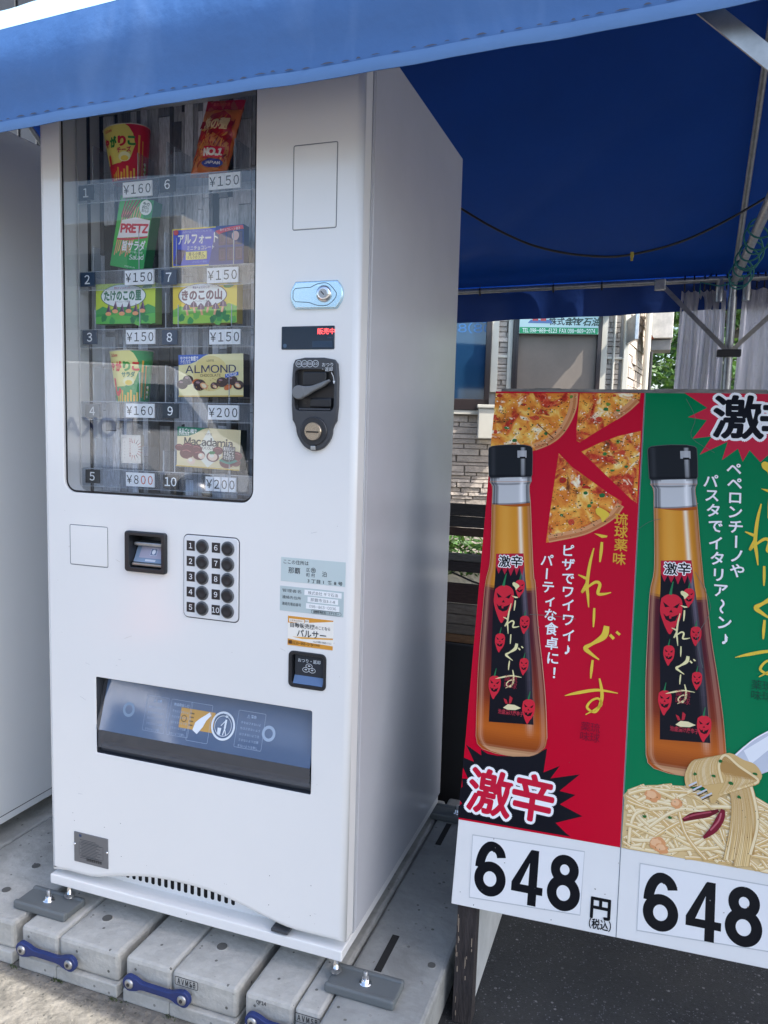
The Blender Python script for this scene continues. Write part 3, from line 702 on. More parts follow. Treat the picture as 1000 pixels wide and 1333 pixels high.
# ---- nameplate
mb = MB(); plate(mb, rrect(.0732, .1685, z_(.0726), z_(.1449), .001, 1), [], -.0016, .002, .0005, mat('name_plate_metal', (.20, .21, .23), .4, metal=.5)); npl = mb.build('rating_plate', vm)
mb = MB(); A = Art(mb, front(-.0017))
A.rect(.088, .095, z_(.135), z_(.141), '#28406a'); 
for k in range(13):
    A.rect(.090+(.004 if k % 3 else 0), .135+.02*((k*7) % 5)/5, z_(.128-k*.0036), z_(.1292-k*.0036), '#3b4149', 0)
A.ring(rrect(.088, .155, z_(.090), z_(.122), .0005, 1), .0007, '#3b4149', 0)
for k in range(22): A.rect(.108+k*.002, .1087+k*.002+(k % 3)*.0004, z_(.080), z_(.087), '#14161a', 0)
mb.build('rating_print', npl)
for x, z in ((.0755, .115), (.166, .112)): MB().lathe((x, -.0016, z_(z)), (0, -1, 0), [(.003, 0), (.003, .001), (.0015, .0018)], CHROME, n=10).build('rivet', npl)
mb = MB()
for a, b in ((95, 1058), (97, 1068), (157, 1072), (136, 1077), (158, 1115), (351, 1140), (405, 1153), (350, 1178), (404, 1192), (243, 1190)):
    p = onY(a, b, 0); Art(mb, front(-.0003)).poly(ell(p.x, p.z, .0009, .0009, 8), '#30343a')
mb.build('screw_mark', vm)
mb = MB(); A = Art(mb, front(-.0002), rough=.6); rn = random.Random(77)
for k in range(16):
    x, z = rn.uniform(.03, .72), rn.uniform(.06, .95)
    if .12 < x < .69 and .32 < z < .54 or .2 < x < .52 and .66 < z < .88: continue
    a = rn.uniform(-.5, .5); L_ = rn.uniform(.004, .022); A.stroke([(x, z_(z)), (x+L_*math.cos(a), z_(z)+L_*math.sin(a))], rn.uniform(.0003, .0007), rn.choice(('#a9adb2', '#8f9398', '#b7b2a8')), 1, .1)
for k in range(30):
    x, z = rn.uniform(.01, .74), rn.choice((rn.uniform(.05, .12), rn.uniform(.03, .9))); A.poly(ell(x, z_(z), .0005, .0006, 6), '#7c7a76', .1)
mb.build('scuff_mark', vm)
# ---- stickers
def sticker(x0, x1, z0, z1, col, name, fn):
    m_ = MB(); m_.box(x0, x1, -.0006, -.0001, z_(z0), z_(z1), ink(col, .4)); A = Art(m_, front(-.0007), rough=.5); fn(A); m_.build(name, vm)
BK = '#22282e'
def s1(A):
    A.text('ここの住所は', .603, z_(.8215), .0095, BK, al='l', bold=.008)
    A.text('那覇', .627, z_(.8045), .0135, BK, bold=.006); A.text('区', .6575, z_(.8085), .0085, BK); A.text('市', .6685, z_(.8085), .0070, BK, bold=.02); A.ring(ell(.6685, z_(.8085), .0048, .0048), .0009, BK)
    A.text('町 村', .663, z_(.7985), .0085, BK); A.text('泊', .6925, z_(.8030), .0115, BK); A.text('3 丁目 1  番 8 号', .694, z_(.7870), .0085, BK, fit=.075, bold=.01)
sticker(.5975, .737, .7815, .830, '#c3d2d3', 'address_sticker', s1)
def s2(A):
    for k, (a, b, w_) in enumerate((('管理者名', '株式会社 ギマ石油', .080), ('連絡先住所', '那覇市泊3-1-8', .066), ('連絡先電話番号', '098-863-0036', .072))):
        z = z_(.7630-k*.0135); A.text(a, .601, z, .0072, BK, al='l', fit=.042)
        A.rect(.690-w_/2, .690+w_/2, z-.0055, z+.0055, '#eef1f2'); A.text(b, .690, z, .0078, '#59636b', fit=w_*.8)
    A.ring(rrect(.666, .730, z_(.7225), z_(.7295), .003, 3), .0006, BK); A.text('自動販売機統一ステッカー', .698, z_(.726), .0052, BK, fit=.055, bold=.02)
sticker(.5960, .7345, .7210, .7715, '#b9c8ca', 'operator_sticker', s2)
def s3(A):
    x0, x1 = .6145, .7135; u = lambda t: x0+(x1-x0)*t; v = lambda t: z_(.652)+.060*t
    A.poly([(u(0), v(1)), (u(0), v(.76)), (u(.5), v(.84)), (u(1), v(.96)), (u(1), v(1))], '#d9993a')
    A.poly([(u(0), v(0)), (u(1), v(0)), (u(1), v(.14)), (u(.5), v(.16)), (u(0), v(.22))], '#d9993a')
    A.poly([(u(.1), v(.30)), (u(1), v(.40)), (u(1), v(.35)), (u(.3), v(.26))], '#e0a850')
    A.rect(u(.03), u(.36), v(.80), v(.91), '#f2efe8'); A.text('自販機設置無料', u(.19), v(.855), .0045, '#a87a3a', fit=.028); A.rect(u(.38), u(.47), v(.83), v(.93), '#f2efe8'); A.text('無料', u(.425), v(.88), .004, BK)
    A.text('自動販売機', u(.33), v(.705), .0108, '#1d2328', bold=.008, fit=.054); A.text('のことなら', u(.775), v(.70), .0078, '#1d2328', bold=.01, fit=.032)
    A.text('パルサー', u(.53), v(.455), .0170, '#1d2328', bold=.012, fit=.064)
    A.rect(u(.02), u(.10), v(.05), v(.17), '#5a3a1c'); A.text('0120-966-545', u(.33), v(.10), .0080, '#5a3a1c', bold=.02, fit=.044); A.text('受付時間', u(.63), v(.10), .0045, '#5a3a1c'); A.text('www.お気軽にお電話ください', u(.77), v(.22), .0045, '#3b3b3b', fit=.040)
sticker(.6145, .7135, .652, .712, '#f1eee6', 'service_sticker', s3)

# ================================================================ SNACKS (each one a thing of its own)
YB = .088
def from_px(TL, TR, BR, BL, Y=YB):
    a, b, c, d = (onY(*q, Y) for q in (TL, TR, BR, BL))
    ex = ((b-a)+(c-d))/2; ez = ((a-d)+(b-c))/2; ctr = (a+b+c+d)/4
    wv, h = ex.length, ez.length; ez.normalize(); ex = V((ez.z, 0, -ez.x))
    return ctr-ex*wv/2-ez*h/2, ex, ez, wv, h
def carton(label, px, depth, side, fn, sidefn=None, name='snack_box'):
    O, ex, ez, wv, h = from_px(*px); t = thing(name, label, 'snack box', tuple(O+ex*wv/2+V((0, depth/2, 0))))
    dY = V((0, depth, 0)); q = [O, O+ex*wv, O+ex*wv+ez*h, O+ez*h]; q2 = [p+dY for p in q]
    mb = MB(); S_ = ink(side, .4)
    mb.add(q+q2, [(0, 1, 2, 3), (1, 5, 6, 2), (5, 4, 7, 6), (4, 0, 3, 7), (3, 2, 6, 7), (4, 5, 1, 0)], S_); mb.build('carton', t)
    mb = MB(); A = Art(mb, lambda u, v, h_: O+ex*(u*wv)+ez*(v*h)+V((0, -.0003-h_, 0)), rough=.35)
    A.asp = wv/h; A.wv = wv; A.hh = h
    def T(s, u, v, size, c, w_=None, **k):   # text with sizes as a share of the front
        vs, fs, (x0, x1, y0, y1) = glyph(s, 0, 0)
        sx = (w_/(x1-x0))/size if w_ else (h/wv)
        A.text(s, u, v, size, c, sx=sx, **k)
    A.T = T; fn(A); mb.build('print', t)
    if sidefn:
        mb = MB(); B = Art(mb, lambda u, v, h_: O+ex*(wv+h_+.0002)+V((0, u*depth, 0))+ez*(v*h), rough=.4); sidefn(B); mb.build('side_print', t)
    return t
def blob(cx, cy, rx, ry, n=18, j=.15, rn=random.Random(5)):
    o = []
    for k in range(n):
        a = 2*math.pi*k/n; q = 1+rn.uniform(-j, j); o.append((cx+rx*q*math.cos(a), cy+ry*q*math.sin(a)))
    return o
def C(x0, y0, sc_, q): return lambda x, y: (x0+sc_*x, y0+sc_*y)

# 7 blue biscuit box
def f7(A):
    A.rect(0, 1, 0, 1, '#0c3cac'); A.rect(0, .62, .965, 1, '#d8c65a'); A.rect(0, .012, 0, 1, '#d8c65a'); A.rect(0, .62, 0, .03, '#d8c65a')
    A.poly([(.62, 1), (1, 1), (1, 0), (.52, 0)], '#0c2a74')
    for c in range(3):
        for r_ in range(2):
            x0 = .66+c*.115; y0 = .10+r_*.40; w_ = .098
            if c == 0 and r_ == 0: x0 += .0
            A.rect(x0, x0+w_, y0, y0+.34, '#3a2c4a'); A.rect(x0+.012, x0+w_-.012, y0+.04, y0+.30, '#544060'); A.rect(x0+.03, x0+w_-.03, y0+.08, y0+.26, '#43344f')
    A.poly([(.02, .10), (.12, .04), (.20, .42), (.08, .46)], '#3a2c4a'); A.poly([(.045, .13), (.115, .09), (.175, .38), (.09, .42)], '#54405e')
    A.T('アルフォート', .37, .71, .30, '#eef1f8', w_=.56, bold=.03); A.T('ミニチョコレート', .41, .47, .13, '#e4e9f5', w_=.38, bold=.02)
    A.rect(.20, .50, .17, .38, '#e7d98a'); A.T('香る小麦と', .35, .32, .10, '#3a3020', w_=.22, bold=.02); A.T('ミルクのココア', .35, .23, .09, '#3a3020', w_=.25, bold=.02)
    A.poly(ell(.06, .90, .035, .07), '#b02a3c'); A.T('MINI CHOCOLATE', .37, .90, .06, '#8fa6dc', w_=.4)
    A.stroke([(.64, .83), (.80, .90), (1.0, .93)], .10, '#c22f3c'); A.T('準チョコレート菓子', .82, .895, .08, '#f3e9e9', w_=.28, rot=.06)
    A.poly(blob(.895, .72, .05, .12, j=.03), '#dcb9ae'); A.T('(チョコレート菓子)', .40, .10, .06, '#9fb3e4', w_=.2)
carton('dark blue chocolate biscuit box with white lettering above price tag of slot 7', ((224.4, 297.5), (317.4, 293), (317, 345), (224.6, 346.2)), .022, '#14306f', f7)
# 3 / 8 bamboo and mushroom style boxes
def forest(A, bg, ring, txt, tcol, hill1, hill2, mush):
    A.rect(0, 1, 0, 1, bg)
    A.poly([(0, .34), (.12, .44), (.25, .36), (.5, .42), (.72, .36), (.88, .48), (1, .40), (1, 0), (0, 0)], hill1)
    A.poly([(0, .17), (.3, .24), (.6, .18), (1, .26), (1, 0), (0, 0)], hill2)
    rn = random.Random(len(txt)+int(mush))
    for k in range(12): A.poly(blob(rn.random(), rn.uniform(.02, .34), .05, .09, j=.2, rn=rn), rn.choice(('#2f7d4a', '#3f8f50', '#256a44', '#68a955')))
    E_ = ell(.47, .69, .375, .285, 40); A.poly(E_, '#e9ecf2'); A.ring(E_, .014, ring)
    A.T(txt, .46, .70, .27, tcol, w_=.62, bold=.05); A.T('明治チョコスナック', .45, .885, .07, '#b8434c' if not mush else '#6a5a8a', w_=.26, bold=.02)
    A.T('(チョコレート菓子)', .47, .545, .055, '#555a66', w_=.24)
    for k in range(6):
        x = .22+k*.115; y = .36+(.05 if k % 2 else -.01)
        if mush:
            A.stroke([(x, y), (x+(.02 if k < 3 else -.02), y-.15)], .035, '#e8b493'); A.poly([(x-.06, y-.01), (x-.04, y+.09), (x, y+.15), (x+.04, y+.09), (x+.06, y-.01)], '#4b3450'); A.stroke([(x, y), (x, y+.11)], .010, '#c3a9c0')
        else:
            A.poly([(x-.05, y-.10), (x+.05, y-.10), (x+.01, y+.16)], '#4b3450'); A.poly(ell(x, y-.10, .05, .05), '#e5a57c'); A.stroke([(x+.01, y+.12), (x+.03, y-.05)], .008, '#b08aa0')
    A.poly(ell(.88, .90, .08, .05, rot=.2), '#2b7a48')
def s38(c, t): return lambda B: B.text(t, .014, .035, .014, c, rot=math.pi/2, bold=.04)
t3 = carton('green cookie box with an oval title panel above the tag of slot 3', ((124.9, 368.8), (202.4, 368.8), (202.2, 421), (125.2, 421.6)), .024, '#7c9a4c',
            lambda A: forest(A, '#b9c947', '#2f6f4b', 'たけのこの里', '#2c6a50', '#3f9150', '#63ad5a', False))
carton('yellow cookie box with brown lettering in an oval panel above the tag of slot 8', ((225.3, 367.7), (308.9, 367.7), (308.3, 420.5), (225.5, 421)), .024, '#c4a840',
       lambda A: forest(A, '#ecc94e', '#6a4a52', 'きのこの山', '#5a3348', '#74ad52', '#9cc25a', True))
# 9 / 10 nut chocolate boxes
def nuts(A, word, wave, wtxt, mac):
    A.rect(0, 1, 0, 1, '#e9e0b4' if not mac else '#e0d3b0'); A.poly(ell(.50, .55, .27, .42, 36), '#ddcf98' if not mac else '#e0d3b0')
    if mac: A.poly([(.30, .35), (.50, .97), (.72, .35), (.50, .02)], '#eee9de')
    A.poly([(0, 1), (.47, 1), (.40, .96), (.28, .84), (.18, .78), (0, .76)], wave)
    A.T(wtxt, .17, .91, .12, '#f1f1ee', w_=.28, bold=.03); A.T('クセになる', .11, .83, .09, '#e8e8e6', w_=.16, bold=.02)
    A.T('LOTTE', .50, .85, .06, '#5b4a38', w_=.11, bold=.02)
    A.T(word, .50, .655, .24, '#252a52' if not mac else '#251e1c', w_=.76, bold=.01 if not mac else .03); A.T('CHOCOLATE', .50, .505, .085, '#5b4030', w_=.31, bold=.01)
    if not mac:
        for (x, y, r_, c) in ((.06, .30, .085, 0), (.15, .40, .085, 0), (.27, .36, .05, 1), (.33, .28, .10, 0), (.40, .26, .055, 2), (.56, .26, .06, 0), (.57, .24, .03, 2), (.68, .34, .085, 0), (.83, .38, .085, 0), (.77, .22, .05, 1), (.93, .27, .08, 0), (.92, .26, .04, 2)):
            if c == 0: A.poly(ell(x, y, r_, r_*1.35), '#2e1820'); A.poly(ell(x-r_*.25, y+r_*.6, r_*.35, r_*.25, rot=-.3), '#9a7f88')
            elif c == 1: A.poly(ell(x, y, r_, r_*1.5, rot=-.6), '#b86a3c')
            else: A.poly(ell(x, y, r_, r_*1.5, rot=.5), '#d9a982'); A.poly(ell(x, y, r_*.6, r_*1.0, rot=.5), '#efdcc0')
        A.poly([(.73, .44), (.93, .50), (.93, .58), (.73, .53)], '#2d5fb0'); A.T('CRISP', .83, .515, .10, '#f0f2f6', w_=.16, rot=.12, bold=.02)
        rn = random.Random(2)
        for k in range(26): A.poly(ell(rn.uniform(.25, .65), rn.uniform(.10, .46), .006, .010, 6), rn.choice(('#c9a14e', '#8a5a34')), 0)
    else:
        for (x, y, rx, c) in ((.04, .48, .07, 0), (.18, .50, .09, 0), (.32, .46, .09, 0), (.16, .34, .11, 0), (.36, .32, .10, 0), (.40, .30, .055, 1), (.24, .16, .065, 1), (.58, .30, .10, 0), (.58, .30, .075, 1), (.66, .46, .08, 0), (.84, .44, .10, 0), (.80, .18, .11, 0), (.95, .36, .09, 0), (.94, .20, .08, 0)):
            if c == 0: A.poly(ell(x, y, rx, rx*1.25), '#5e2430'); A.stroke([(x-rx*.6, y+rx*.5), (x, y+rx*.75), (x+rx*.6, y+rx*.4)], rx*.18, '#a3656c')
            else: A.poly(ell(x, y, rx, rx*1.35), '#ead2c0'); A.poly(ell(x-rx*.2, y+rx*.3, rx*.5, rx*.6), '#f4e8dc')
        A.poly(blob(.57, .40, .05, .04), '#3f7a4c')
        A.rect(.74, .93, .18, .58, '#201c20'); A.T('贅沢おいしい', .835, .52, .10, '#e6e2de', w_=.17, bold=.03); A.T('まるごと', .835, .41, .12, '#e6e2de', w_=.15, bold=.03); A.T('マカダミア', .835, .30, .10, '#e6e2de', w_=.16, bold=.03)
        A.stroke([(.70, .24), (.83, .17), (.96, .25)], .05, '#2f7f74')
    A.rect(0, 1, 0, .03, '#cbb06a')
sidew = lambda t, c: (lambda B: B.text(t, .013, .03, .011, c, rot=math.pi/2, bold=.02))
carton('cream chocolate box lettered ALMOND with a blue wave in its corner, slot 9', ((232.2, 461.2), (317.2, 461), (316.8, 517), (233.4, 516)), .026, '#1b2137', lambda A: nuts(A, 'ALMOND', '#2f5aa6', 'サクサク食感で', False), sidew('ALMOND', '#9aa0b4'))
carton('cream chocolate box lettered Macadamia with a green wave in its corner, slot 10', ((231.4, 557), (313.5, 558), (312.2, 611), (229.9, 608.5)), .026, '#14241f', lambda A: nuts(A, 'Macadamia', '#20705a', 'まるごと1粒で', True), sidew('Macadamia', '#aab4ae'))
# 2 green pretzel carton, leaning
def f2(A):
    A.rect(0, 1, 0, 1, '#1f8a48'); A.poly([(0, .28), (.30, .42), (1, .34), (1, .66), (.62, 1), (0, 1)], '#3f9f3e'); A.poly([(.60, 1), (1, 1), (1, .55), (.80, .70)], '#177a3c')
    for k in range(9):
        x = .08+k*.055; A.stroke([(x, .16+.03*(k % 3)), (x+.10+.012*k, .92-.02*(k % 4))], .028, ('#d98f7c', '#c9a070', '#e0b088')[k % 3])
    for k in range(5): A.stroke([(.12+k*.05, .70), (.20+k*.10, .97)], .030, '#8a3a34')
    A.poly([(.10, .40), (.98, .50), (.98, .72), (.55, .73), (.16, .66)], '#f0e6e6'); A.T('PRETZ', .56, .575, .155, '#b3203a', w_=.78, bold=.06, rot=.07)
    A.stroke([(.10, .39), (.5, .42), (.98, .49)], .025, '#b3203a')
    A.T('旨サラダ', .62, .335, .15, '#eef4ee', w_=.66, bold=.03, rot=.08); A.T('サクサク軽い食感', .66, .245, .04, '#d8efdc', w_=.5, rot=.05)
    A.T('Salad', .75, .185, .09, '#eef4ee', w_=.40, bold=.01, rot=.08); A.T('PREMIUM', .60, .03, .03, '#cfe6d2', w_=.3)
    A.poly(ell(.80, .885, .18, .105), '#e8efe6')
    for k, t in enumerate(('今の', 'あなたに', 'おいしい')): A.T(t, .80, .935-k*.047, .052, '#1d3a26', w_=.20, bold=.03)
    A.T('Glico', .14, .95, .035, '#cfe6d2', w_=.16)
def s2_(B):
    B.rect(.002, .028, .010, .115, ink('#7d8288', .9)); B.rect(.004, .026, .122, .150, '#155e38'); B.text('サラダ', .015, .136, .008, '#5f9a88')
carton('green pretzel stick carton leaning above the tag of slot 2', ((156.6, 258), (201.6, 257), (186.4, 349), (143.2, 350)), .030, '#1a6a3e', f2, s2_)
# 5 small card in a clear case
def f5(A):
    A.rect(0, 1, 0, 1, '#e6dfd6')
    for k in range(11):
        a = R(100-k*20); c, s_ = math.cos(a), math.sin(a); w0 = .10
        A.poly([(.62+.26*c-w0*.3*s_*.7, .50+.22*s_+w0*.3*c*.4), (.62+.26*c+w0*.3*s_*.7, .50+.22*s_-w0*.3*c*.4), (.62+.62*c, .50+.44*s_)], ('#9c3530', '#b06a58', '#5d3a34')[k % 3])
    for k, t in enumerate('九州パリパリ海苔'): A.T(t, .46, .86-k*.085, .075, '#94403a', bold=.02)
    for k, t in enumerate('のりチップス'): A.T(t, .18, .74-k*.11, .065, '#8a8078')
    A.T('SNACK', .18, .90, .045, '#8a8078', w_=.26)
t5 = carton('small cream card pack with a fan of red shapes in slot 5', ((157.9, 565.8), (183.2, 566.8), (183.6, 603.4), (158.6, 602.6)), .012, '#b7aea2', f5, name='card_pack')
p = onY(171, 590, YB-.004); z5 = rowz[4]+.0208
MB().box(p.x-.026, p.x+.026, YB-.006, YB+.035, z5, z5+.105, see_through('case_clear', (.93, .95, .97), 1.45, .02, milk=.05), bev=.002).build('clear_case', None)
tag(bpy.data.objects['clear_case'], 'clear plastic case around the small card pack in slot 5', 'plastic case')
MB().box(.285-.06, .285+.02, YB+.01, YB+.045, z5+.0, z5+.10, mat('dark_tray_block', (.06, .065, .07), .5), bev=.002)
# 1 / 4 potato stick cups
def cup(label, px, c1, c2, cup_t, sub, tc):
    a, b, c, d = (onY(*q, YB+.030) for q in px); top = (a+b)/2; bt = (c+d)/2
    ax = (top-bt); H = ax.length; ax.normalize(); r1 = (b-a).length/2; r0 = (c-d).length/2
    r1 *= .97; r0 *= .97; base = bt; ex = V((ax.z, 0, -ax.x)); ey = V((0, 1, 0))
    def fn(u, v, h):       # u: -1..1 across the visible half, v: 0..1 up
        r_ = (r0+(r1-r0)*v)+h; q = u*math.pi/2*.92+.34
        return base+ax*(v*H)+ex*(r_*math.sin(q))-ey*(r_*.75*math.cos(q))
    t = thing('snack_cup', label, 'snack cup', tuple(base))
    mb = MB(); n = 40; vs = []
    for v in (0, 1):
        for k in range(n):
            q = 2*math.pi*k/n; r_ = r0+(r1-r0)*v; vs.append(base+ax*(v*H)+ex*(r_*math.sin(q))-ey*(r_*.75*math.cos(q)))
    mb.add(vs, [(k, (k+1) % n, n+(k+1) % n, n+k) for k in range(n)], ink(c1, .35), True); mb.add(vs[:n], [list(range(n))], ink(c1, .35)); mb.build('cup_body', t)
    mb = MB(); lid = [p+ax*.0005 for p in vs[n:]]; mb.add(lid, [list(range(n))], mat('foil_lid', (.6, .58, .55), .35, metal=.6))
    mb.tube([p+ax*.0002 for p in vs[n:]], .0012, ink('#c9c3bb', .4), n=6, closed=True); mb.build('lid', t)
    mb = MB(); A = Art(mb, fn, step=8e-5, rough=.35, sub=.09); A.h = 3e-4
    def TT(s, u, v, sz, c, w_, **k):
        g = glyph(s, k.get('bold', 0), 0)[2]; A.text(s, u, v, sz, c, sx=w_/(g[1]-g[0])/sz, **k)
    A.poly([(-1, 1), (.05, 1), (.18, .94), (.30, .82), (.36, .62), (.20, .40), (-.2, .3), (-1, .28)], c2)
    A.poly([(-1, .30), (-.2, .30), (.10, .12), (.05, 0), (-1, 0)], c1)
    for k in range(8): A.stroke([(-.62+k*.13, .0), (-.55+k*.12, .13+.05*(k % 3))], .075, '#e4bd62' if k % 2 else '#d9a648')
    A.stroke([(.45, .08), (.50, .80)], .07, '#d8a44c'); A.stroke([(.62, .04), (.63, .70)], .05, '#c98e3e')
    for k in range(5): A.poly(ell(.75+.03*(k % 2), .10+k*.045, .06, .03), '#8fae5a' if k % 2 else '#e8e2cc')
    for i, (ch, col) in enumerate(zip(cup_t, tc)): TT(ch, -.66+i*.30, .70-.005*i, .20, col, .26, bold=.06)
    TT('Calbee', -.50, .91, .07, '#b32430', .32, bold=.02)
    TT('し', -.50, .29, .36, '#c12638', .34, bold=.09)
    A.poly(ell(-.02, .40, .20, .09), '#f2e7c0'); A.poly(ell(-.02, .37, .13, .05), '#e8c860'); TT(sub, -.02, .53, .11, '#b03050' if sub == 'チーズ' else '#20705a', .46, bold=.04)
    mb.build('print', t); return t
cup('red and yellow potato stick cup standing above the tag of slot 1', ((138.4, 169.5), (193, 173), (189.5, 238), (149.6, 239)), '#b8233c', '#e6d67e', 'ゃがりこ', 'チーズ', ('#b8233c', '#2d7a3a', '#b8233c', '#2d7a3a'))
cup('green and yellow potato stick cup standing above the pale tag of slot 4', ((146, 457.5), (197.6, 459), (192.5, 523.5), (154.9, 523.5)), '#1f8a50', '#e9dfa0', 'ゃがりこ', 'サラダ', ('#b8233c', '#c8343c', '#3a8a3a', '#c8343c'))
# 6 hanging snack bag
bag_px = [(267, 129), (316.5, 126.5), (317.6, 150), (307, 181), (293, 226), (288, 227.5), (272, 226), (256, 226), (243.5, 229.5), (251, 216), (262, 190), (268, 160)]
bp_ = [onY(*q, YB) for q in bag_px]; bc = sum(bp_, V())/len(bp_)
bt_ = thing('snack_bag', 'orange and red snack bag with NO.1 badge hanging above the tag of slot 6', 'snack bag', (bc.x, YB+.02, min(p.z for p in bp_)))
A_, B_, C_, D_ = onY(267, 129, YB), onY(316.5, 126.5, YB), onY(290, 228, YB), onY(243.5, 229.5, YB)
def bagf(u, v, h):
    L = D_.lerp(A_, v); Rr = C_.lerp(B_, v); pinch = .10*math.sin(math.pi*min(1, v*1.15))*(1 if v < .87 else .6)
    p = L.lerp(Rr, u); bulge = .020*max(0, math.sin(math.pi*u))**.6*max(0, math.sin(math.pi*min(1, max(0, (v-.04)/.84))))**.5
    wr = .0016*math.sin(u*21+v*9)+.0012*math.sin(v*34+u*7)
    return V((p.x+(u-.5)*-.0*pinch, YB+.012-bulge-wr*(1 if .05 < v < .9 else .4)-h, p.z))
mb = MB(); n, m_ = 16, 26; vs = [bagf(i/n, j/m_, 0) for j in range(m_+1) for i in range(n+1)]
mb.add(vs, [(j*(n+1)+i, j*(n+1)+i+1, (j+1)*(n+1)+i+1, (j+1)*(n+1)+i) for j in range(m_) for i in range(n)], ink('#d8702c', .28), True)
mb.add([V((p.x, 2*(YB+.012)-p.y, p.z)) for p in vs], [(j*(n+1)+i, j*(n+1)+i+1, (j+1)*(n+1)+i+1, (j+1)*(n+1)+i) for j in range(m_) for i in range(n)], ink('#a8482a', .3), True)
mb.build('bag_film', bt_)
mb = MB(); A = Art(mb, bagf, step=1.2e-4, rough=.25, sub=.06); A.h = 6e-4
A.rect(0, 1, .87, 1, '#9c1c34')
A.poly([(.02, .20), (.10, .62), (.25, .80), (.55, .86), (.78, .78), (.94, .55), (.97, .20), (.75, .10), (.3, .12)], '#a82c30')
A.poly([(.04, .14), (.08, .42), (.5, .55), (.92, .42), (.98, .14), (.6, .05), (.3, .12)], '#c98a58')
rn = random.Random(11)
for k in range(46):
    u, v = rn.uniform(.10, .9), rn.uniform(.14, .78); a = rn.uniform(0, 3.1)
    A.poly(ell(u, v, rn.uniform(.05, .10), .016, 10, rot=a*.5), rn.choice(('#d9984e', '#8a2a24', '#c8742e', '#e0b070', '#701c20', '#b8522c')))
A.rect(.10, .92, .60, .70, '#8a1c28'); A.text('柿の種', .52, .66, .16, '#e8c9a0', sx=1.3, bold=.05)
A.rect(.38, .90, .22, .36, '#b8243c'); A.text('NO.1', .64, .29, .11, '#efe6e0', sx=1.9, bold=.07)
A.poly(ell(.66, .155, .27, .055), '#2a3c86'); A.text('JAPAN', .66, .16, .045, '#e8e6ec', sx=2.6, bold=.04)
A.text('亀田の柿の種', .45, .935, .045, '#c96a60', sx=1.6, bold=.02)
mb.build('print', bt_)

# ================================================================ NEIGHBOURING MACHINE (left edge)
NX = -.317
nb = thing('vending_machine', 'second white machine at the left edge of the view, only its plain right side showing', 'vending machine', (NX-.4, .37, ZB+.02))
mb = MB(); NWH = mat('neighbour_side_paint', (.78, .80, .80), .3, bump=.02, bscale=4)
NT = Z0+1.825
mb.box(NX-.80, NX, .02, .76, Z0, NT, NWH, bev=.004); mb.box(NX-.001, NX+.0008, .085, .0865, Z0+.01, NT-.01, mat('dark_seam'))
mb.box(NX-.001, NX+.0010, .03, .755, Z0+.022, Z0+.0235, mat('dark_seam'))
mb.build('body', nb)
mb = MB(); plate(mb, [(NX-.80, Z0+.03), (NX-.002, Z0+.03), (NX-.002, NT-.004), (NX-.80, NT-.004)], [rrect(NX-.74, NX-.22, Z0+.95, Z0+1.76, .03, 4), rrect(NX-.7, NX-.2, Z0+.34, Z0+.52, .005, 2)], -.03, .045, .012, WHITE); mb.build('door', nb)
MB().box(NX-.745, NX-.215, -.02, -.016, Z0+.945, Z0+1.765, GLASS).build('window_glass', nb)
MB().box(NX-.69, NX-.21, -.022, -.018, Z0+.35, Z0+.51, FLM).build('delivery_flap', nb)
for x in (NX-.74, NX-.05): 
    for y in (.06, .7): MB().lathe((x, y, ZB), (0, 0, 1), [(.03, 0), (.03, .006), (.008, .008), (.008, .052)], STEEL).build('levelling_foot', nb)

# ================================================================ SIGN STAND (leaning price board)
SO = V((.9455, .1125, .2590)); yaw, lean = R(2.418), R(16.18)
SX = V((math.cos(yaw), math.sin(yaw), 0)); nn = V((-math.sin(yaw), math.cos(yaw), 0)); SE = nn*math.sin(lean)+V((0, 0, 1))*math.cos(lean)
SN = SX.cross(SE)      # towards the viewer
def bu(px, py): p = onP(px, py, SO, SN)-SO; return (p.dot(SX), p.dot(SE))
def sgn(u, v, h): return SO+SX*u+SE*v+SN*h
ss = thing('sign_stand', 'leaning price board with red and green panels, each showing a sauce bottle and 648', 'sign board', (1.27, .35, .002))
BW, BH = .705, 1.121
def sbox(mb, u0, u1, v0, v1, h0, h1, m, bev=0, col=None): mb.box(u0, u1, v0, v1, h0, h1, m, bev=bev, rot=lambda p: sgn(p.x, p.y, p.z), col=col); return mb
PAPER = mat('laminated_print_white', (.74, .75, .75), .2, spec=.3, bump=.02, bscale=9, var=.03, vscale=6)
sbox(MB(), 0, BW, 0, BH, -.010, -.0005, PAPER, bev=.001).build('board', ss)
WOODD = mat('dark_weathered_wood', (.032, .026, .026), .75, bump=.6, bscale=40, var=.6, vscale=14, stretch=(6, 6, .8))
WOODG = mat('grey_weathered_wood', (.20, .19, .175), .85, bump=.6, bscale=40, var=.5, vscale=18, stretch=(1.2, 8, 8))
mb = MB()
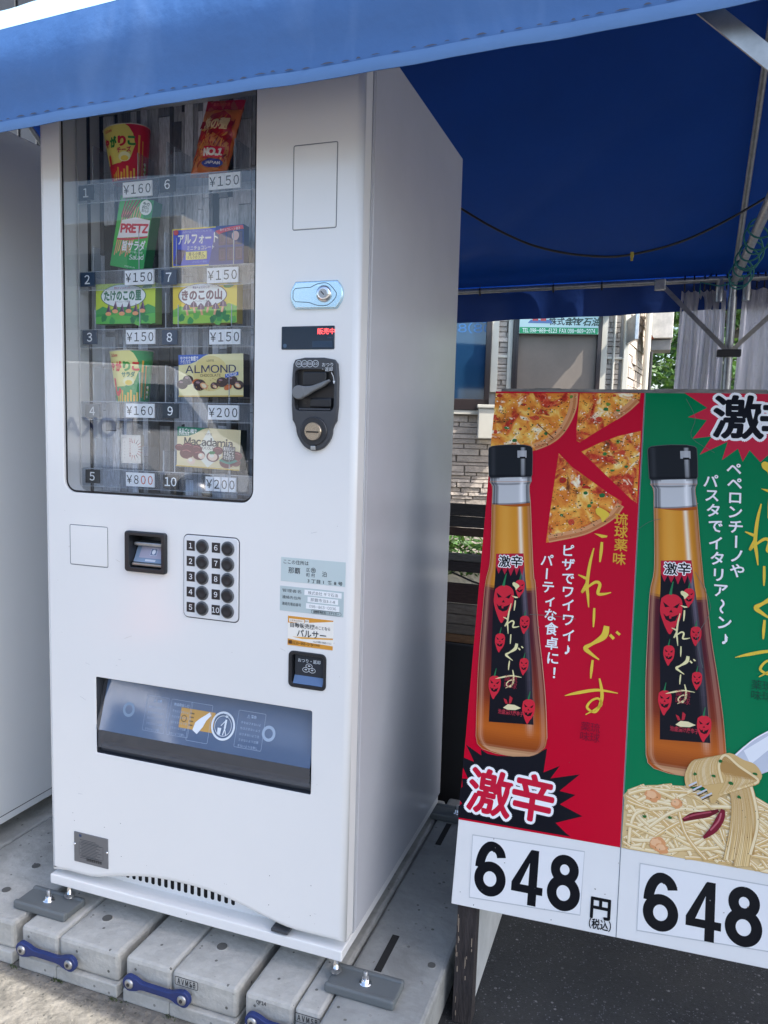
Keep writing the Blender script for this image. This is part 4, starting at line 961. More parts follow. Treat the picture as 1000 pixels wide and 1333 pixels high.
# front-left leg, upright of dark timber
for lx in (SO.x+.012, SO.x+BW-.042):
    q = [(lx, -.0+SO.y-.005, .002), (lx+.040, SO.y-.005, .002), (lx+.040, SO.y+.035, .002), (lx, SO.y+.035, .002)]
    top = [p for p in q]; t_ = [sgn(lx-SO.x, BH+.004, -.012-.04*0), sgn(lx-SO.x+.04, BH+.004, -.012), sgn(lx-SO.x+.04, BH+.004, -.052), sgn(lx-SO.x, BH+.004, -.052)]
    mid = [sgn(lx-SO.x, .02, -.012), sgn(lx-SO.x+.04, .02, -.012), sgn(lx-SO.x+.04, .02, -.052), sgn(lx-SO.x, .02, -.052)]
    l_ = MB(); l_.add([V(p) for p in q]+mid+t_, [(0, 1, 5, 4), (1, 2, 6, 5), (2, 3, 7, 6), (3, 0, 4, 7), (4, 5, 9, 8), (5, 6, 10, 9), (6, 7, 11, 10), (7, 4, 8, 11), (3, 2, 1, 0), (8, 9, 10, 11)], WOODD)
    rn = random.Random(int(lx*100))
    for k in range(16):      # chipped paint showing bare wood
        z = rn.uniform(.01, .24); x = lx+rn.choice((.001, .004, .022, .034))+rn.uniform(0, .004); h = rn.uniform(.004, .03)
        l_.box(x, x+rn.uniform(.0006, .002), SO.y-.0056, SO.y-.004, z, z+h, mat('bare_wood_chip', (.30, .24, .18), .8))
    l_.build('leg', ss)
for lx in (SO.x+.03, SO.x+BW-.06):     # rear legs
    MB().prism([sgn(lx-SO.x, BH, -.055), sgn(lx-SO.x, BH-.05, -.055), V((lx, .80, .002)), V((lx, .84, .002))], V((.03, 0, 0)), WOODD).build('rear_leg', ss)
sp_ = [V((.984, SO.y+.036, .006)), V((.984, .56, .006)), V((.984, .50, .25)), V((.984, .44, 1.0)), V((.984, .40, 1.0)), V((.984, .16, .28)), V((.984, SO.y+.036, .25))]
MB().prism([V((.985, SO.y+.037, .003)), V((.985, .80, .003)), sgn(.04, BH-.06, -.055), sgn(.04, .0, -.055)], V((.004, 0, 0)), mat('white_side_sheet', (.50, .51, .50), .6, var=.15, vscale=20)).build('side_panel', ss)
tr = MB(); u_ = .012
rn = random.Random(4)
while u_ < BW+.02:
    L_ = rn.uniform(.05, .16); sbox(tr, u_, u_+L_+.002, BH+.0005, BH+.010+rn.uniform(-.002, .002), -.018-rn.uniform(0, .004), -.001+rn.uniform(-.003, .001), WOODG); u_ += L_
tr.build('top_rail', ss)

# --- printed art, traced on the board plane
mbR = MB(); A = Art(mbR, sgn, step=2e-5, rough=.2); A.h = 1e-4
def art_panel(name, base=2e-4):
    global A, mbR
    mbR = MB(); A = Art(mbR, sgn, step=2e-5, rough=.2); A.h = base; return name
def flush(name): return mbR.build(name, ss)
c1 = lambda x, y: bu(570+.26*x, 500+.26*y)
c2 = lambda x, y: bu(570+.26*x, 760+.26*y)
c5 = lambda x, y: bu(570+.26*x, 960+.26*y)
c3 = lambda x, y: bu(800+.2*x, 500+.2*y)
c4 = lambda x, y: bu(800+.3*x, 740+.3*y)
c8 = lambda x, y: bu(560+.44*x, 1080+.44*y)
SEAMU = .330; BAND = .1680
RED, GRN, YEL, WHT, NIG = '#c2022a', '#00784a', '#e6c646', '#f0f1f4', '#16171f'
def P(f, pts): return [f(*q) for q in pts]
A.rect(0, SEAMU-.0012, BAND, BH, RED); flush('red_print')
def dots(A, inside, n, cols, r0, r1, seed, step=0, fl=1.4):
    rn = random.Random(seed); us = [p[0] for p in inside]; vs = [p[1] for p in inside]; k = 0; tries = 0
    while k < n and tries < n*30:
        tries += 1; u, v = rn.uniform(min(us), max(us)), rn.uniform(min(vs), max(vs)); r_ = rn.uniform(r0, r1)
        ok = True
        for a in range(6):
            if not pin((u+r_*math.cos(a), v+r_*math.sin(a)), inside): ok = False; break
        if not ok: continue
        A.poly(blob(u, v, r_*rn.uniform(.6, fl), r_*rn.uniform(.5, 1), 9 if r_ > .002 else 5, .22, rn), rn.choice(cols), step); k += 1
def pin(p, poly):
    x, y = p; c = False; n = len(poly)
    for i in range(n):
        x1, y1 = poly[i]; x2, y2 = poly[i-1]
        if (y1 > y) != (y2 > y) and x < (x2-x1)*(y-y1)/(y2-y1)+x1: c = not c
    return c
PZ = mat('pizza_cheese_print', (.62, .33, .09), .25, spec=.12)
_n = PZ.node_tree.nodes; _l = PZ.node_tree.links; _b = _n['Principled BSDF']; tc_ = _n.new('ShaderNodeTexCoord')
def _nz(sc_, det, dist, off=0):
    mp = _n.new('ShaderNodeMapping'); mp.inputs['Location'].default_value = (off, off*.7, off*.3); _l.new(tc_.outputs['Object'], mp.inputs['Vector'])
    q = _n.new('ShaderNodeTexNoise'); q.inputs['Scale'].default_value = sc_; q.inputs['Detail'].default_value = det; q.inputs['Distortion'].default_value = dist; q.inputs['Roughness'].default_value = .6; _l.new(mp.outputs[0], q.inputs['Vector']); return q.outputs['Fac']
def _ramp(fac, stops):
    r_ = _n.new('ShaderNodeValToRGB'); e = r_.color_ramp.elements; e[0].position, e[0].color = stops[0][0], lin(stops[0][1]); e[1].position, e[1].color = stops[-1][0], lin(stops[-1][1])
    for p_, c_ in stops[1:-1]: q = e.new(p_); q.color = lin(c_)
    _l.new(fac, r_.inputs[0]); return r_.outputs[0]
def _over(a, b, fac, lo, hi):
    r_ = _n.new('ShaderNodeMapRange'); r_.inputs['From Min'].default_value = lo; r_.inputs['From Max'].default_value = hi; _l.new(fac, r_.inputs['Value'])
    m_ = _n.new('ShaderNodeMix'); m_.data_type = 'RGBA'; _l.new(r_.outputs[0], m_.inputs['Factor']); _l.new(a, m_.inputs['A']); _l.new(b, m_.inputs['B']); return m_.outputs['Result']
base_ = _ramp(_nz(24, 8, 1.0), [(.28, '#a8481c'), (.42, '#d87a2c'), (.52, '#e89a3c'), (.60, '#f0bc58'), (.72, '#f8e2a0')])
red_ = _ramp(_nz(70, 6, .6, 3), [(.3, '#8e2018'), (.5, '#c63c24'), (.7, '#e07a50')])
col_ = _over(base_, red_, _nz(13, 6, 1.4, 7), .52, .60)
brn_ = _ramp(_nz(80, 4, 0, 9), [(.3, '#4a2414'), (.7, '#8a4a22')])
col_ = _over(col_, brn_, _nz(15, 6, 1.5, 13), .60, .68)
wh_ = _ramp(_nz(90, 3, 0, 2), [(.3, '#f3e3b4'), (.7, '#fff8e4')])
col_ = _over(col_, wh_, _nz(24, 7, 1.2, 19), .58, .66)
_l.new(col_, _b.inputs['Base Color'])
def pizza(pts, crust, seed, n):
    art_panel(''); A.poly(pts, PZ)
    if crust: A.stroke(crust, .017, '#d79a6a'); A.stroke([(a+.0015, b-.002) for a, b in crust], .006, '#c17a4c')
    s_ = A
    dots(A, pts, max(2, n//32), ('#2f6b3a', '#3c7a3c', '#6c8a3a'), .0035, .0065, seed+3, .25)
    dots(A, pts, max(2, n//45), ('#b02c22', '#c84a30'), .005, .008, seed+6, .25)
    dots(A, pts, int(n*.9), ('#2b3018', '#3a2a16', '#24351c', '#4a5a24'), .0007, .0018, seed+4, .05, fl=1.8); dots(A, pts, int(n*.25), ('#fbf3dc',), .0008, .0020, seed+5, .05)
    flush('pizza_print')
pizza([bu(645.6, 511.9), bu(752.5, 511.9)]+spline([bu(752.5, 512), bu(750, 530), bu(743, 550), bu(731, 568), bu(716, 579), bu(695, 587)], 4)+[bu(637, 600)], [bu(748, 512), bu(746, 530), bu(739, 548), bu(728, 564), bu(713, 575), bu(696, 582)], 20, 230)
art_panel('', 1.75e-3); A.stroke([bu(700, 552), bu(721, 571)], .0016, '#5a1c18'); flush('pizza_cut')
pizza([bu(755, 512), bu(834, 511.9), bu(833, 522), bu(822, 532), bu(800, 548), bu(772, 565), bu(755, 576), bu(751, 574), bu(750.5, 560)], [bu(829, 520), bu(816, 532), bu(800, 543)], 40, 110)
pizza([bu(757, 588), bu(780, 577), bu(804, 568), bu(834.5, 561), bu(829.5, 655), bu(822, 650), bu(800, 629), bu(775, 605)], None, 60, 150)
pizza([bu(727.6, 590), bu(745, 608), bu(770, 626), bu(795, 644), bu(810, 653), bu(807, 662), bu(795, 675), bu(776, 688), bu(755, 697), bu(711, 706.5), bu(713, 690), bu(720, 640)], [bu(808, 657), bu(797, 671), bu(776, 684), bu(755, 693), bu(714, 701.5)], 80, 180)
# --- column lettering
def column(txt, xs, size, col, bold=.02, sx=1, rots={}):
    for ch, (x, y) in zip(txt, xs):
        u, v = bu(x, y); A.text(ch, u, v, size, col, bold=bold, sx=sx, rot=(-math.pi/2 if ch in 'ー〜' else 0))
art_panel('', 1.8e-3)
column('琉球薬味', [(809, 676), (808.7, 692.5), (808.4, 709.5), (806.5, 727.5)], .0285, '#dfa83a', .015)
flush('gold_lettering')
art_panel('', 1.8e-3)
column('ピザでワイワイ♪', [(740.5, 716.5), (740, 735), (739.7, 753.5), (739.5, 771), (739.5, 787.5), (739.8, 807.5), (740, 827), (739, 846)], .0285, WHT, .02)
column('パーティな食卓に！', [(712.5, 729), (712, 747), (713.8, 764.7), (716, 783.4), (717, 800.5), (718, 818.5), (718.6, 837.5), (720, 857), (721.8, 876)], .0285, WHT, .02)
flush('white_lettering')
# --- calligraphy, kept in board units relative to an anchor
def brushname(ox, oy, k, col, f1=c1, f2=c2):
    a0 = c1(780, 825)
    def T(f, pts): return [((f(x, y)[0]-a0[0])*k+ox, (f(x, y)[1]-a0[1])*k+oy) for x, y in pts]
    w_ = lambda q: q*.26/600*k
    A.poly(spline(T(c1, [(790, 628), (808, 618), (850, 640), (860, 656), (845, 672), (825, 692), (815, 668), (795, 650), (790, 628)]), 4)[:-1], col)
    A.poly(T(c1, [(783, 748), (812, 752), (850, 760), (846, 768), (822, 771)]), col)
    A.stroke(T(c1, [(822, 792), (818, 840), (812, 892)]), [w_(12), w_(15), w_(7)], col)
    A.stroke(T(c1, [(782, 822), (762, 900), (748, 1000), (752, 1060)])+T(c2, [(756, 118)]), [w_(6), w_(14), w_(16), w_(13), w_(5)], col)
    A.stroke(T(c1, [(704, 955), (740, 972), (752, 980), (722, 1042), (745, 1022), (790, 992), (812, 1004), (802, 1048), (830, 1052), (868, 1044)]), [w_(5), w_(14), w_(10), w_(10), w_(9), w_(14), w_(15), w_(15), w_(12), w_(4)], col)
    A.stroke(T(c2, [(784, 122), (782, 170), (779, 217)]), [w_(10), w_(12), w_(6)], col)
    A.stroke(T(c2, [(846, 212), (832, 262), (775, 300), (740, 322), (765, 348), (808, 380)]), [w_(26), w_(30), w_(15), w_(22), w_(16), w_(6)], col)
    A.stroke(T(c2, [(862, 255), (882, 276)]), w_(14), col); A.stroke(T(c2, [(894, 240), (912, 256)]), w_(12), col)
    A.stroke(T(c2, [(776, 382), (770, 430), (766, 474)]), [w_(10), w_(13), w_(6)], col)
    A.stroke(T(c2, [(636, 560), (700, 546), (800, 532), (902, 548)]), [w_(3), w_(14), w_(13), w_(4)], col)
    A.stroke(T(c2, [(810, 474), (822, 540), (818, 590), (790, 642), (748, 620), (770, 585), (806, 575), (815, 610), (740, 655)]), [w_(8), w_(15), w_(15), w_(10), w_(12), w_(10), w_(10), w_(12), w_(4)], col)
def seal(u, v, s, col):
    for i, ch in enumerate('薬琉味球'):
        A.text(ch, u+(-.25 if i % 2 == 0 else .25)*s, v+(.25 if i < 2 else -.25)*s, s*.52, col, bold=-.005)
art_panel('', 1.8e-3); a0 = c1(780, 825); brushname(a0[0], a0[1], 1, YEL); u, v = c2(763, 742); seal(u, v, .040, '#7c1030'); flush('yellow_brush_lettering')
# --- bottle (drawn twice)
def bottle(du, dv=0, hide=None):
    art_panel('', 1.8e-3); T = lambda pts: [(a+du, b+dv) for a, b in pts]
    Ls = [c1(262, 490), c1(275, 520), c1(273, 600), c1(270, 750), c1(262, 900), c2(240, 0), c2(222, 200), c2(205, 420), c2(197, 620), c2(193, 760)]
    Rs = [c1(466, 490), c1(458, 520), c1(464, 600), c1(470, 760), c1(480, 960), c2(488, 0), c2(503, 220), c2(523, 400), c2(540, 590), c2(547, 770)]
    bot = [c2(200, 800), c2(225, 825), c2(290, 848), c2(360, 860), c2(430, 860), c2(500, 845), c2(535, 820)]
    full = spline(Ls, 4)+bot+spline(Rs, 4)[::-1]
    A.poly(offset(ccw(T(full)), .0008), '#d9b9a8'); A.poly(T(full), '#a8541e')
    ed = [(a, b) for a, b in zip(spline(Ls, 6), spline(Rs, 6))]; top0 = c1(273, 600)[1]; bt0 = c2(360, 862)[1]
    def edge(t):       # t 0 at the liquid surface, 1 at the base
        v = top0+(bt0-top0)*t; out = []
        for side in (0, 1):
            E_ = [e[side] for e in ed]
            for k in range(len(E_)-1):
                if E_[k][1] >= v >= E_[k+1][1]: f = (E_[k][1]-v)/max(1e-9, E_[k][1]-E_[k+1][1]); out.append(E_[k][0]+(E_[k+1][0]-E_[k][0])*f); break
            else: out.append(E_[-1][0] if v < E_[-1][1] else E_[0][0])
        if t > .93: q = (t-.93)/.07; w_ = (out[1]-out[0])*.5*(1-math.sqrt(max(0, 1-q*q)))*.9; out = [out[0]+w_, out[1]-w_]
        return out, v
    def pos(i, j):
        (a, b), v = edge(j); sag = -.004*(1-(2*i-1)**2)*(1 if j < .9 else 1-(j-.9)*10); return (a+(b-a)*i+du, v+sag+dv)
    def mixc(a, b, t): t = max(0, min(1, t)); return tuple(x+(y-x)*t for x, y in zip(a, b))
    H = lambda h: lin(h)[:3]
    def cf(i, j):
        e = abs(2*i-1)
        up_ = mixc(H('#d8922c'), H('#9a5a16'), (e-.55)*2); up_ = mixc(up_, H('#e6a848'), .6*math.exp(-((i-.35)/.14)**2))
        lo_ = mixc(H('#42121e'), H('#6c2630'), (e-.6)*2.2); lo_ = mixc(lo_, H('#8a3614'), (j-.55)*3.2); lo_ = mixc(lo_, H('#b9601e'), (j-.78)*9)
        c = mixc(up_, lo_, (j-.335)*60); c = mixc(c, H('#7c3618'), (j-.90)*12); c = mixc(c, H('#c89a70'), (j-.965)*60)
        s_ = math.exp(-((i-(.73+.04*j))/.045)**2)*(1-max(0, (j-.72)*5)); c = mixc(c, H('#f8ecd4'), .92*max(0, s_))
        s2 = math.exp(-((i-.06)/.03)**2); c = mixc(c, H('#d0a080'), .45*s2); s3 = math.exp(-((i-.95)/.03)**2); return mixc(c, H('#c89880'), .4*s3)
    PRC = mat('picture_print', (.5, .5, .5), .22, attr=True, spec=.10)
    A.grid(pos, cf, 40, 110, PRC)
    # neck glass and cap, again cell by cell
    nk = [(c1(262, 466), c1(470, 462)), (c1(262, 492), c1(470, 488)), (c1(276, 512), c1(460, 508)), (c1(274, 560), c1(461, 553)), (c1(273, 603), c1(463, 595))]
    def npos(i, j): k = min(3, int(j*4)); f = j*4-k; a = [nk[k][0][q]+(nk[k+1][0][q]-nk[k][0][q])*f for q in (0, 1)]; b = [nk[k][1][q]+(nk[k+1][1][q]-nk[k][1][q])*f for q in (0, 1)]; return (a[0]+(b[0]-a[0])*i+du, a[1]+(b[1]-a[1])*i+dv-.002*(1-(2*i-1)**2))
    def ncf(i, j):
        c = mixc(H('#c9cbce'), H('#8c8e92'), (abs(2*i-1)-.7)*3); d = 0
        for x in (.06, .13, .93): d = max(d, math.exp(-((i-x)/.025)**2))
        c = mixc(c, H('#2c2d32'), d*.9); c = mixc(c, H('#4a4b50'), .8*math.exp(-((j-.34)/.05)**2)); c = mixc(c, H('#f4f4f6'), .9*math.exp(-((i-.78)/.05)**2)); c = mixc(c, H('#3a3b40'), .6*math.exp(-((j-.04)/.05)**2)*(abs(i-.5) > .25)); return mixc(c, H('#3a2414'), (j-.965)*40)
    A.grid(npos, ncf, 30, 24, PRC)
    cap = [c1(256, 332), c1(259, 320), c1(272, 313), c1(300, 309), c1(360, 305), c1(430, 306), c1(464, 313), c1(473, 322), c1(474, 380), c1(472, 455), c1(466, 464), c1(360, 466), c1(268, 470), c1(258, 462), c1(256, 400)]
    A.poly(offset(ccw(T(cap)), .001), '#5b5d60'); A.poly(T(cap), '#1d1f22')
    def cpos(i, j): a = c1(262+206*i, 318+144*j); return (a[0]+du, a[1]+dv)
    def ccf(i, j):
        c = H('#1f2124'); c = mixc(c, H('#34363a'), math.exp(-((i-.08)/.05)**2)); hl = math.exp(-((i-.80)/.045)**4)*(1 if j > .28 else .75); c = mixc(c, H('#b4b7bb'), hl*(.95-.45*j)); 
        if .12 < j < .34 and .68 < i < .9: c = mixc(c, H('#c4c6ca'), .75)
        if .32 < j < .38 and .72 < i < .86: c = H('#101113')
        return mixc(c, H('#0c0d0f'), (j-.93)*12)
    A.grid(cpos, ccf, 36, 28, PRC)
    # label
    lab = T([c1(293, 850), c1(430, 848), c1(438, 960), c2(447, 60), c2(470, 420), c2(480, 706), c2(256, 690), c2(268, 420), c2(278, 100), c1(288, 960)])
    A.poly(lab, '#17141c')
    def lpos(i, j): 
        L_ = spline([lab[0], lab[9], lab[8], lab[7], lab[6]], 8); R_ = spline([lab[1], lab[2], lab[3], lab[4], lab[5]], 8); q = j*(len(L_)-1); k = min(len(L_)-2, int(q)); f = q-k
        a = [L_[k][z]+(L_[k+1][z]-L_[k][z])*f for z in (0, 1)]; b = [R_[k][z]+(R_[k+1][z]-R_[k][z])*f for z in (0, 1)]; return (a[0]+(b[0]-a[0])*i, a[1]+(b[1]-a[1])*i)
    A.grid(lpos, lambda i, j: mixc(H('#15121a'), H('#a89aae'), (.62-.6*j)*math.exp(-((i-.93)/.06)**2)), 24, 30, PRC)
    A.poly(T([c1(293, 850), c1(430, 848), c1(434, 905), c1(424, 960), c1(410, 918), c1(395, 958), c1(384, 920), c1(365, 962), c1(352, 922), c1(335, 955), c1(322, 918), c1(305, 950), c1(291, 910)]), '#b8203a')
    u, v = T([c1(336, 888)])[0]; A.text('激', u, v, .0270, '#f2f0f0', bold=.09); A.text('激', u, v, .0270, '#15151a', bold=.02)
    u, v = T([c1(396, 888)])[0]; A.text('辛', u, v, .0270, '#f2f0f0', bold=.09); A.text('辛', u, v, .0270, '#15151a', bold=.02)
    def pepper(x, y, s, f=c2, cut=0):
        t0 = T([f(x, y)])[0]; q = s*.26/600
        L_ = lambda pts: [(t0[0]+a*q, t0[1]-b*q) for a, b in pts]
        A.poly(spline(L_([(-46, -50), (-20, -70), (20, -72), (46, -48), (50, 0), (40, 50), (14, 92), (0, 118), (-16, 100), (-42, 40), (-50, 0), (-46, -50)]), 3)[:-1], '#d2283a')
        A.stroke(L_([(-6, -70), (-2, -100), (4, -135)]), [14*q, 9*q, 4*q], '#2a7a4c')
        A.poly(L_([(-38, -34), (-8, -12), (-28, -8)]), '#1c1018'); A.poly(L_([(38, -34), (8, -12), (28, -8)]), '#1c1018'); A.poly(L_([(-8, 14), (0, 0), (8, 14)]), '#1c1018')
        A.poly(L_([(-34, 22), (-20, 34), (-6, 28), (6, 34), (20, 28), (34, 20), (22, 52), (0, 60), (-22, 50)]), '#1c1018'); A.poly(L_([(-8, 30), (4, 30), (2, 44), (-6, 44)]), '#d2283a')
    pepper(330, 80, 1.0); pepper(312, 285, .50); pepper(285, 505, .60); pepper(455, 625, .62); pepper(432, 405, .44); pepper(436, 195, .48); pepper(412, 15, .48)
    a0 = T([c2(368, 100)])[0]; k = .315
    b0 = c1(780, 825); A_up = A.h; brushname(a0[0]+.0, a0[1]+.0, .52, '#e8dfa8')
    u, v = T([c2(366, 492)])[0]; seal(u, v, .028, '#a02c40')
    A.poly(T([c2(328, 620), c2(352, 602), c2(385, 606), c2(418, 622), c2(390, 632), c2(350, 630)]), '#e8dcae'); A.poly(T([c2(352, 600), c2(345, 580), c2(330, 572), c2(340, 600)]), '#b82a38'); A.poly(T([c2(356, 600), c2(362, 560), c2(376, 572), c2(368, 598)]), '#b82a38')
    u, v = T([c2(366, 645)])[0]; A.text('泡盛漬け唐辛子', u, v, .0105, '#b03444', bold=.02, fit=.054)
    # soft printed sheen across the label and body
    A.ring(T(full), .0007, '#c8906c')
    flush('bottle_print')
bottle(0)
DU = bu(844, 584)[0]-bu(637, 583.5)[0]; DV = bu(844, 584)[1]-bu(637, 583.5)[1]
# --- black burst with the red and white characters
art_panel('')
A.poly(P(c5, [(103, 401), (104, 345), (122, 330), (108, 312), (113, 262), (124, 245), (122, 205), (152, 208), (126, 150), (128, 100), (182, 122), (142, 36), (218, 90), (216, 60), (250, 82), (300, 92), (400, 95), (480, 88), (548, 55), (530, 175), (612, 142), (565, 205), (712, 185), (610, 268), (690, 288), (612, 335), (725, 395), (590, 428), (640, 478), (665, 497)]), NIG)
def burstchar(ch, f, x, y, size, c_in, c_out, rot=0, sx=1):
    u, v = f(x, y); A.text(ch, u, v, size, c_out, bold=.085, rot=rot, sx=sx); A.text(ch, u, v, size, c_in, bold=.028, rot=rot, sx=sx)
burstchar('激', c5, 262, 275, .095, '#c41c3a', WHT, rot=-.06, sx=1.0); burstchar('辛', c5, 476, 302, .097, '#c41c3a', WHT, rot=-.06, sx=.95)
flush('burst_print')
# --- white price band
def holder(q, name):
    art_panel(''); A.poly(P(*q), '#e3e5e7'); A.ring(P(*q), .0022, '#b9bdc0'); flush(name)
holder((c5, [(175, 488), (735, 572), (712, 890), (158, 800)]), 'price_holder')
art_panel('', 4e-4)
NUM = '#14161c'
for ch, x, y in (('6', 265, 658), ('4', 446, 698), ('8', 632, 727)):
    u, v = c5(x, y); digit(A, ch, u, v, .107, NUM)
u, v = c5(815, 858); A.text('円', u, v, .044, NUM, bold=.03); u, v = c5(812, 938); A.text('（税込）', u, v, .0205, NUM, bold=.02, sx=.78)
flush('price_digits')
holder((c8, [(622, 100), (1012, 168), (1008, 362), (612, 298)]), 'price_holder')
art_panel('', 4e-4)
for ch, x, y in (('6', 683, 214), ('4', 807, 240), ('8', 928, 257)):
    u, v = c8(x, y); digit(A, ch, u, v, .107, NUM)
flush('price_digits')
# --- seam and green panel
art_panel('', 1.2e-4); A.rect(SEAMU+.0012, BW, BAND-.0, BH, GRN); A.rect(SEAMU-.0006, SEAMU+.0006, 0, BH, '#5b6670'); flush('green_print')
art_panel('')
A.poly(P(c3, [(455, 57), (605, 155), (480, 215), (602, 235), (510, 355), (635, 340), (555, 460), (738, 375), (700, 495), (805, 420), (835, 505), (880, 430), (950, 508), (1000, 462), (1060, 500), (1080, 440)])+[(BW, c3(1080, 440)[1]), (BW, BH)], '#c42842')
burstchar('激', c3, 808, 214, .100, '#15161c', WHT, rot=.0, sx=1.02)
flush('burst_print')
u, v = c3(1070, 238)
art_panel('', 6e-4)
mm = .640-u
if True:
    A.text('辛', u+.0, v, .095, WHT, bold=.085, sx=.80); A.text('辛', u, v, .095, '#15161c', bold=.028, sx=.80)
flush('burst_character')
bottle(DU, DV)
art_panel('', 1.8e-3)
column('パスタでイタリア〜ン♪', [(925.5, 626), (927, 645.5), (928.5, 664.5), (931.5, 685.5), (931.5, 707), (933.6, 727), (935.4, 748.5), (938.4, 769), (940, 789.5), (943.5, 811), (944, 832)], .0305, WHT, .022)
column('ペペロンチーノや', [(955.5, 610.5), (956.4, 629.5), (957, 648.5), (957.5, 667), (957.8, 686), (958.2, 705.5), (959, 724), (959.6, 743)], .0305, WHT, .022)
flush('white_lettering')
art_panel('', 1.8e-3); u, v = c3(952, 785); brushname(u, v, 1.0, YEL); u, v = c4(640, 530); seal(u, v, .040, '#1d4a3c'); flush('yellow_brush_lettering')
# --- pasta
rn = random.Random(21)
art_panel('')
pile = P(c4, [(38, 985), (60, 962), (100, 946), (150, 940), (240, 940), (318, 945), (400, 990), (480, 980), (600, 985), (666, 1030), (700, 1060)])+[(BW, c4(700, 1060)[1]), (BW, BAND), (SEAMU+.0012, BAND), (SEAMU+.002, c4(38, 1000)[1])]
A.poly(pile, '#d8bc88')
nood = ('#e4cb96', '#e0c48c', '#e8d3a4', '#dcbd84', '#d8b67a', '#ecdab0')
us = [p[0] for p in pile]; vs_ = [p[1] for p in pile]
for k in range(210):
    u, v = rn.uniform(SEAMU, BW), rn.uniform(BAND, max(vs_)); a = rn.gauss(-.15, .45); L_ = rn.uniform(.035, .08); cv = rn.uniform(-.035, .035)
    pts = [(u-L_*math.cos(a), v-L_*math.sin(a)), (u-cv*math.sin(a), v+cv*math.cos(a)), (u+L_*math.cos(a), v+L_*math.sin(a))]
    sp = spline(pts, 8); seg = [p for p in sp if pin(p, pile) and SEAMU+.004 < p[0] < BW-.002 and p[1] > BAND+.002]
    if len(seg) < 3: continue
    c = rn.choice(nood); A.stroke(seg, .0076, '#c8a46c', 1, .15); A.stroke([(p[0], p[1]+.0005) for p in seg], .0062, c, 1, .15); A.stroke([(p[0], p[1]+.0014) for p in seg], .0018, '#f3e4c2', 1, .15)
def inpile(x, y): return c4(x, y)
for x, y, r_ in ((185, 1195, .013), (165, 985, .012), (205, 1215, .010), (270, 1020, .009)):
    u, v = c4(x, y); A.poly(blob(u, v, r_*1.2, r_), '#d99a68', .3); A.poly(blob(u-.002, v+.002, r_*.8, r_*.6), '#e8b88c', .3)
A.stroke(P(c4, [(296, 1092), (340, 1075), (400, 1066), (452, 1050)]), [.006, .013, .012, .005], '#6c1a28'); A.stroke(P(c4, [(300, 1084), (350, 1068), (420, 1056)]), .003, '#a84a58')
flush('pasta_print')
art_panel('', 3.4e-3)
# fork
A.poly(P(c4, [(515, 812), (560, 772), (620, 735), (690, 695), (720, 820), (668, 880), (600, 905)]), '#c4cad6'); A.poly(P(c4, [(560, 790), (690, 712), (700, 760), (590, 850)]), '#e8ebf0'); A.stroke(P(c4, [(520, 815), (600, 745), (690, 695)]), .0025, '#eef1f6')
# drape and twirl
for k in range(30):
    t = k/29; x0 = 480+t*60
    pts = [(395+t*150, 860-40*math.sin(t*3)), (500+t*90, 940+20*(1-t)), (510+t*110, 1100), (480+t*120+rn.uniform(-8, 8), 1290)]
    if t > .8: pts[-1] = (600-(t-.8)*60, 1240)
    sp = [p for p in P(c4, spline(pts, 5)) if p[1] > BAND+.003 and p[0] < BW-.002]
    A.stroke(sp, .0064, '#b48e58', 1, .15); A.stroke(sp, .0048, rn.choice(nood), 1, .15)
tw = [(312, 955), (308, 890), (330, 850), (380, 822), (440, 815), (500, 800), (560, 830), (610, 850), (640, 900), (610, 935), (560, 950), (500, 945), (455, 990), (420, 1020), (400, 960), (350, 935)]
A.poly(spline(P(c4, tw+[tw[0]]), 3)[:-1], '#cfae74')
for k in range(30):
    t = k/29
    pts = [(318+t*150, 950-t*20), (312+t*140, 895-t*40), (350+t*130, 835-t*25), (430+t*110, 850+t*8), (490+t*130, 905+t*10), (455+t*150, 985-t*50)]
    sp = P(c4, spline(pts, 5)); A.stroke(sp, .0062, '#b08850', 1, .15); A.stroke([(p[0], p[1]+.0004) for p in sp], .0046, rn.choice(nood), 1, .15)
for k in range(4): A.stroke(P(c4, [(322+k*18, 942+k*18), (356+k*22, 926+k*16)]), .0030, '#c9cdd6'); A.stroke(P(c4, [(325+k*18, 950+k*18), (358+k*22, 934+k*16)]), .0016, '#4c3c30')
flush('fork_print'); art_panel('', 4.6e-3)
A.stroke(P(c4, [(470, 1045), (460, 1080), (430, 1130), (385, 1168)]), [.007, .014, .013, .005], '#7a1c30'); A.stroke(P(c4, [(462, 1060), (450, 1095), (415, 1135)]), .003, '#b8606c')
flush('chili_print'); art_panel('', 5.2e-3)
for x, y in ((458, 835), (505, 930), (540, 990), (610, 890), (430, 900), (240, 1080), (130, 1075), (350, 890)):
    u, v = c4(x, y); A.poly(blob(u, v, .0040, .0028, 7, .35, rn), '#2f6a36', .3)
for k in range(70):
    u, v = rn.uniform(SEAMU+.01, BW-.01), rn.uniform(BAND+.004, c4(100, 960)[1]); A.poly(ell(u, v, .0009, .0009, 6), rn.choice(('#3a2a18', '#2f5a30', '#3a2a18')), 0)
A.up(); o_ = flush('herb_specks'); o_['kind'] = 'stuff'
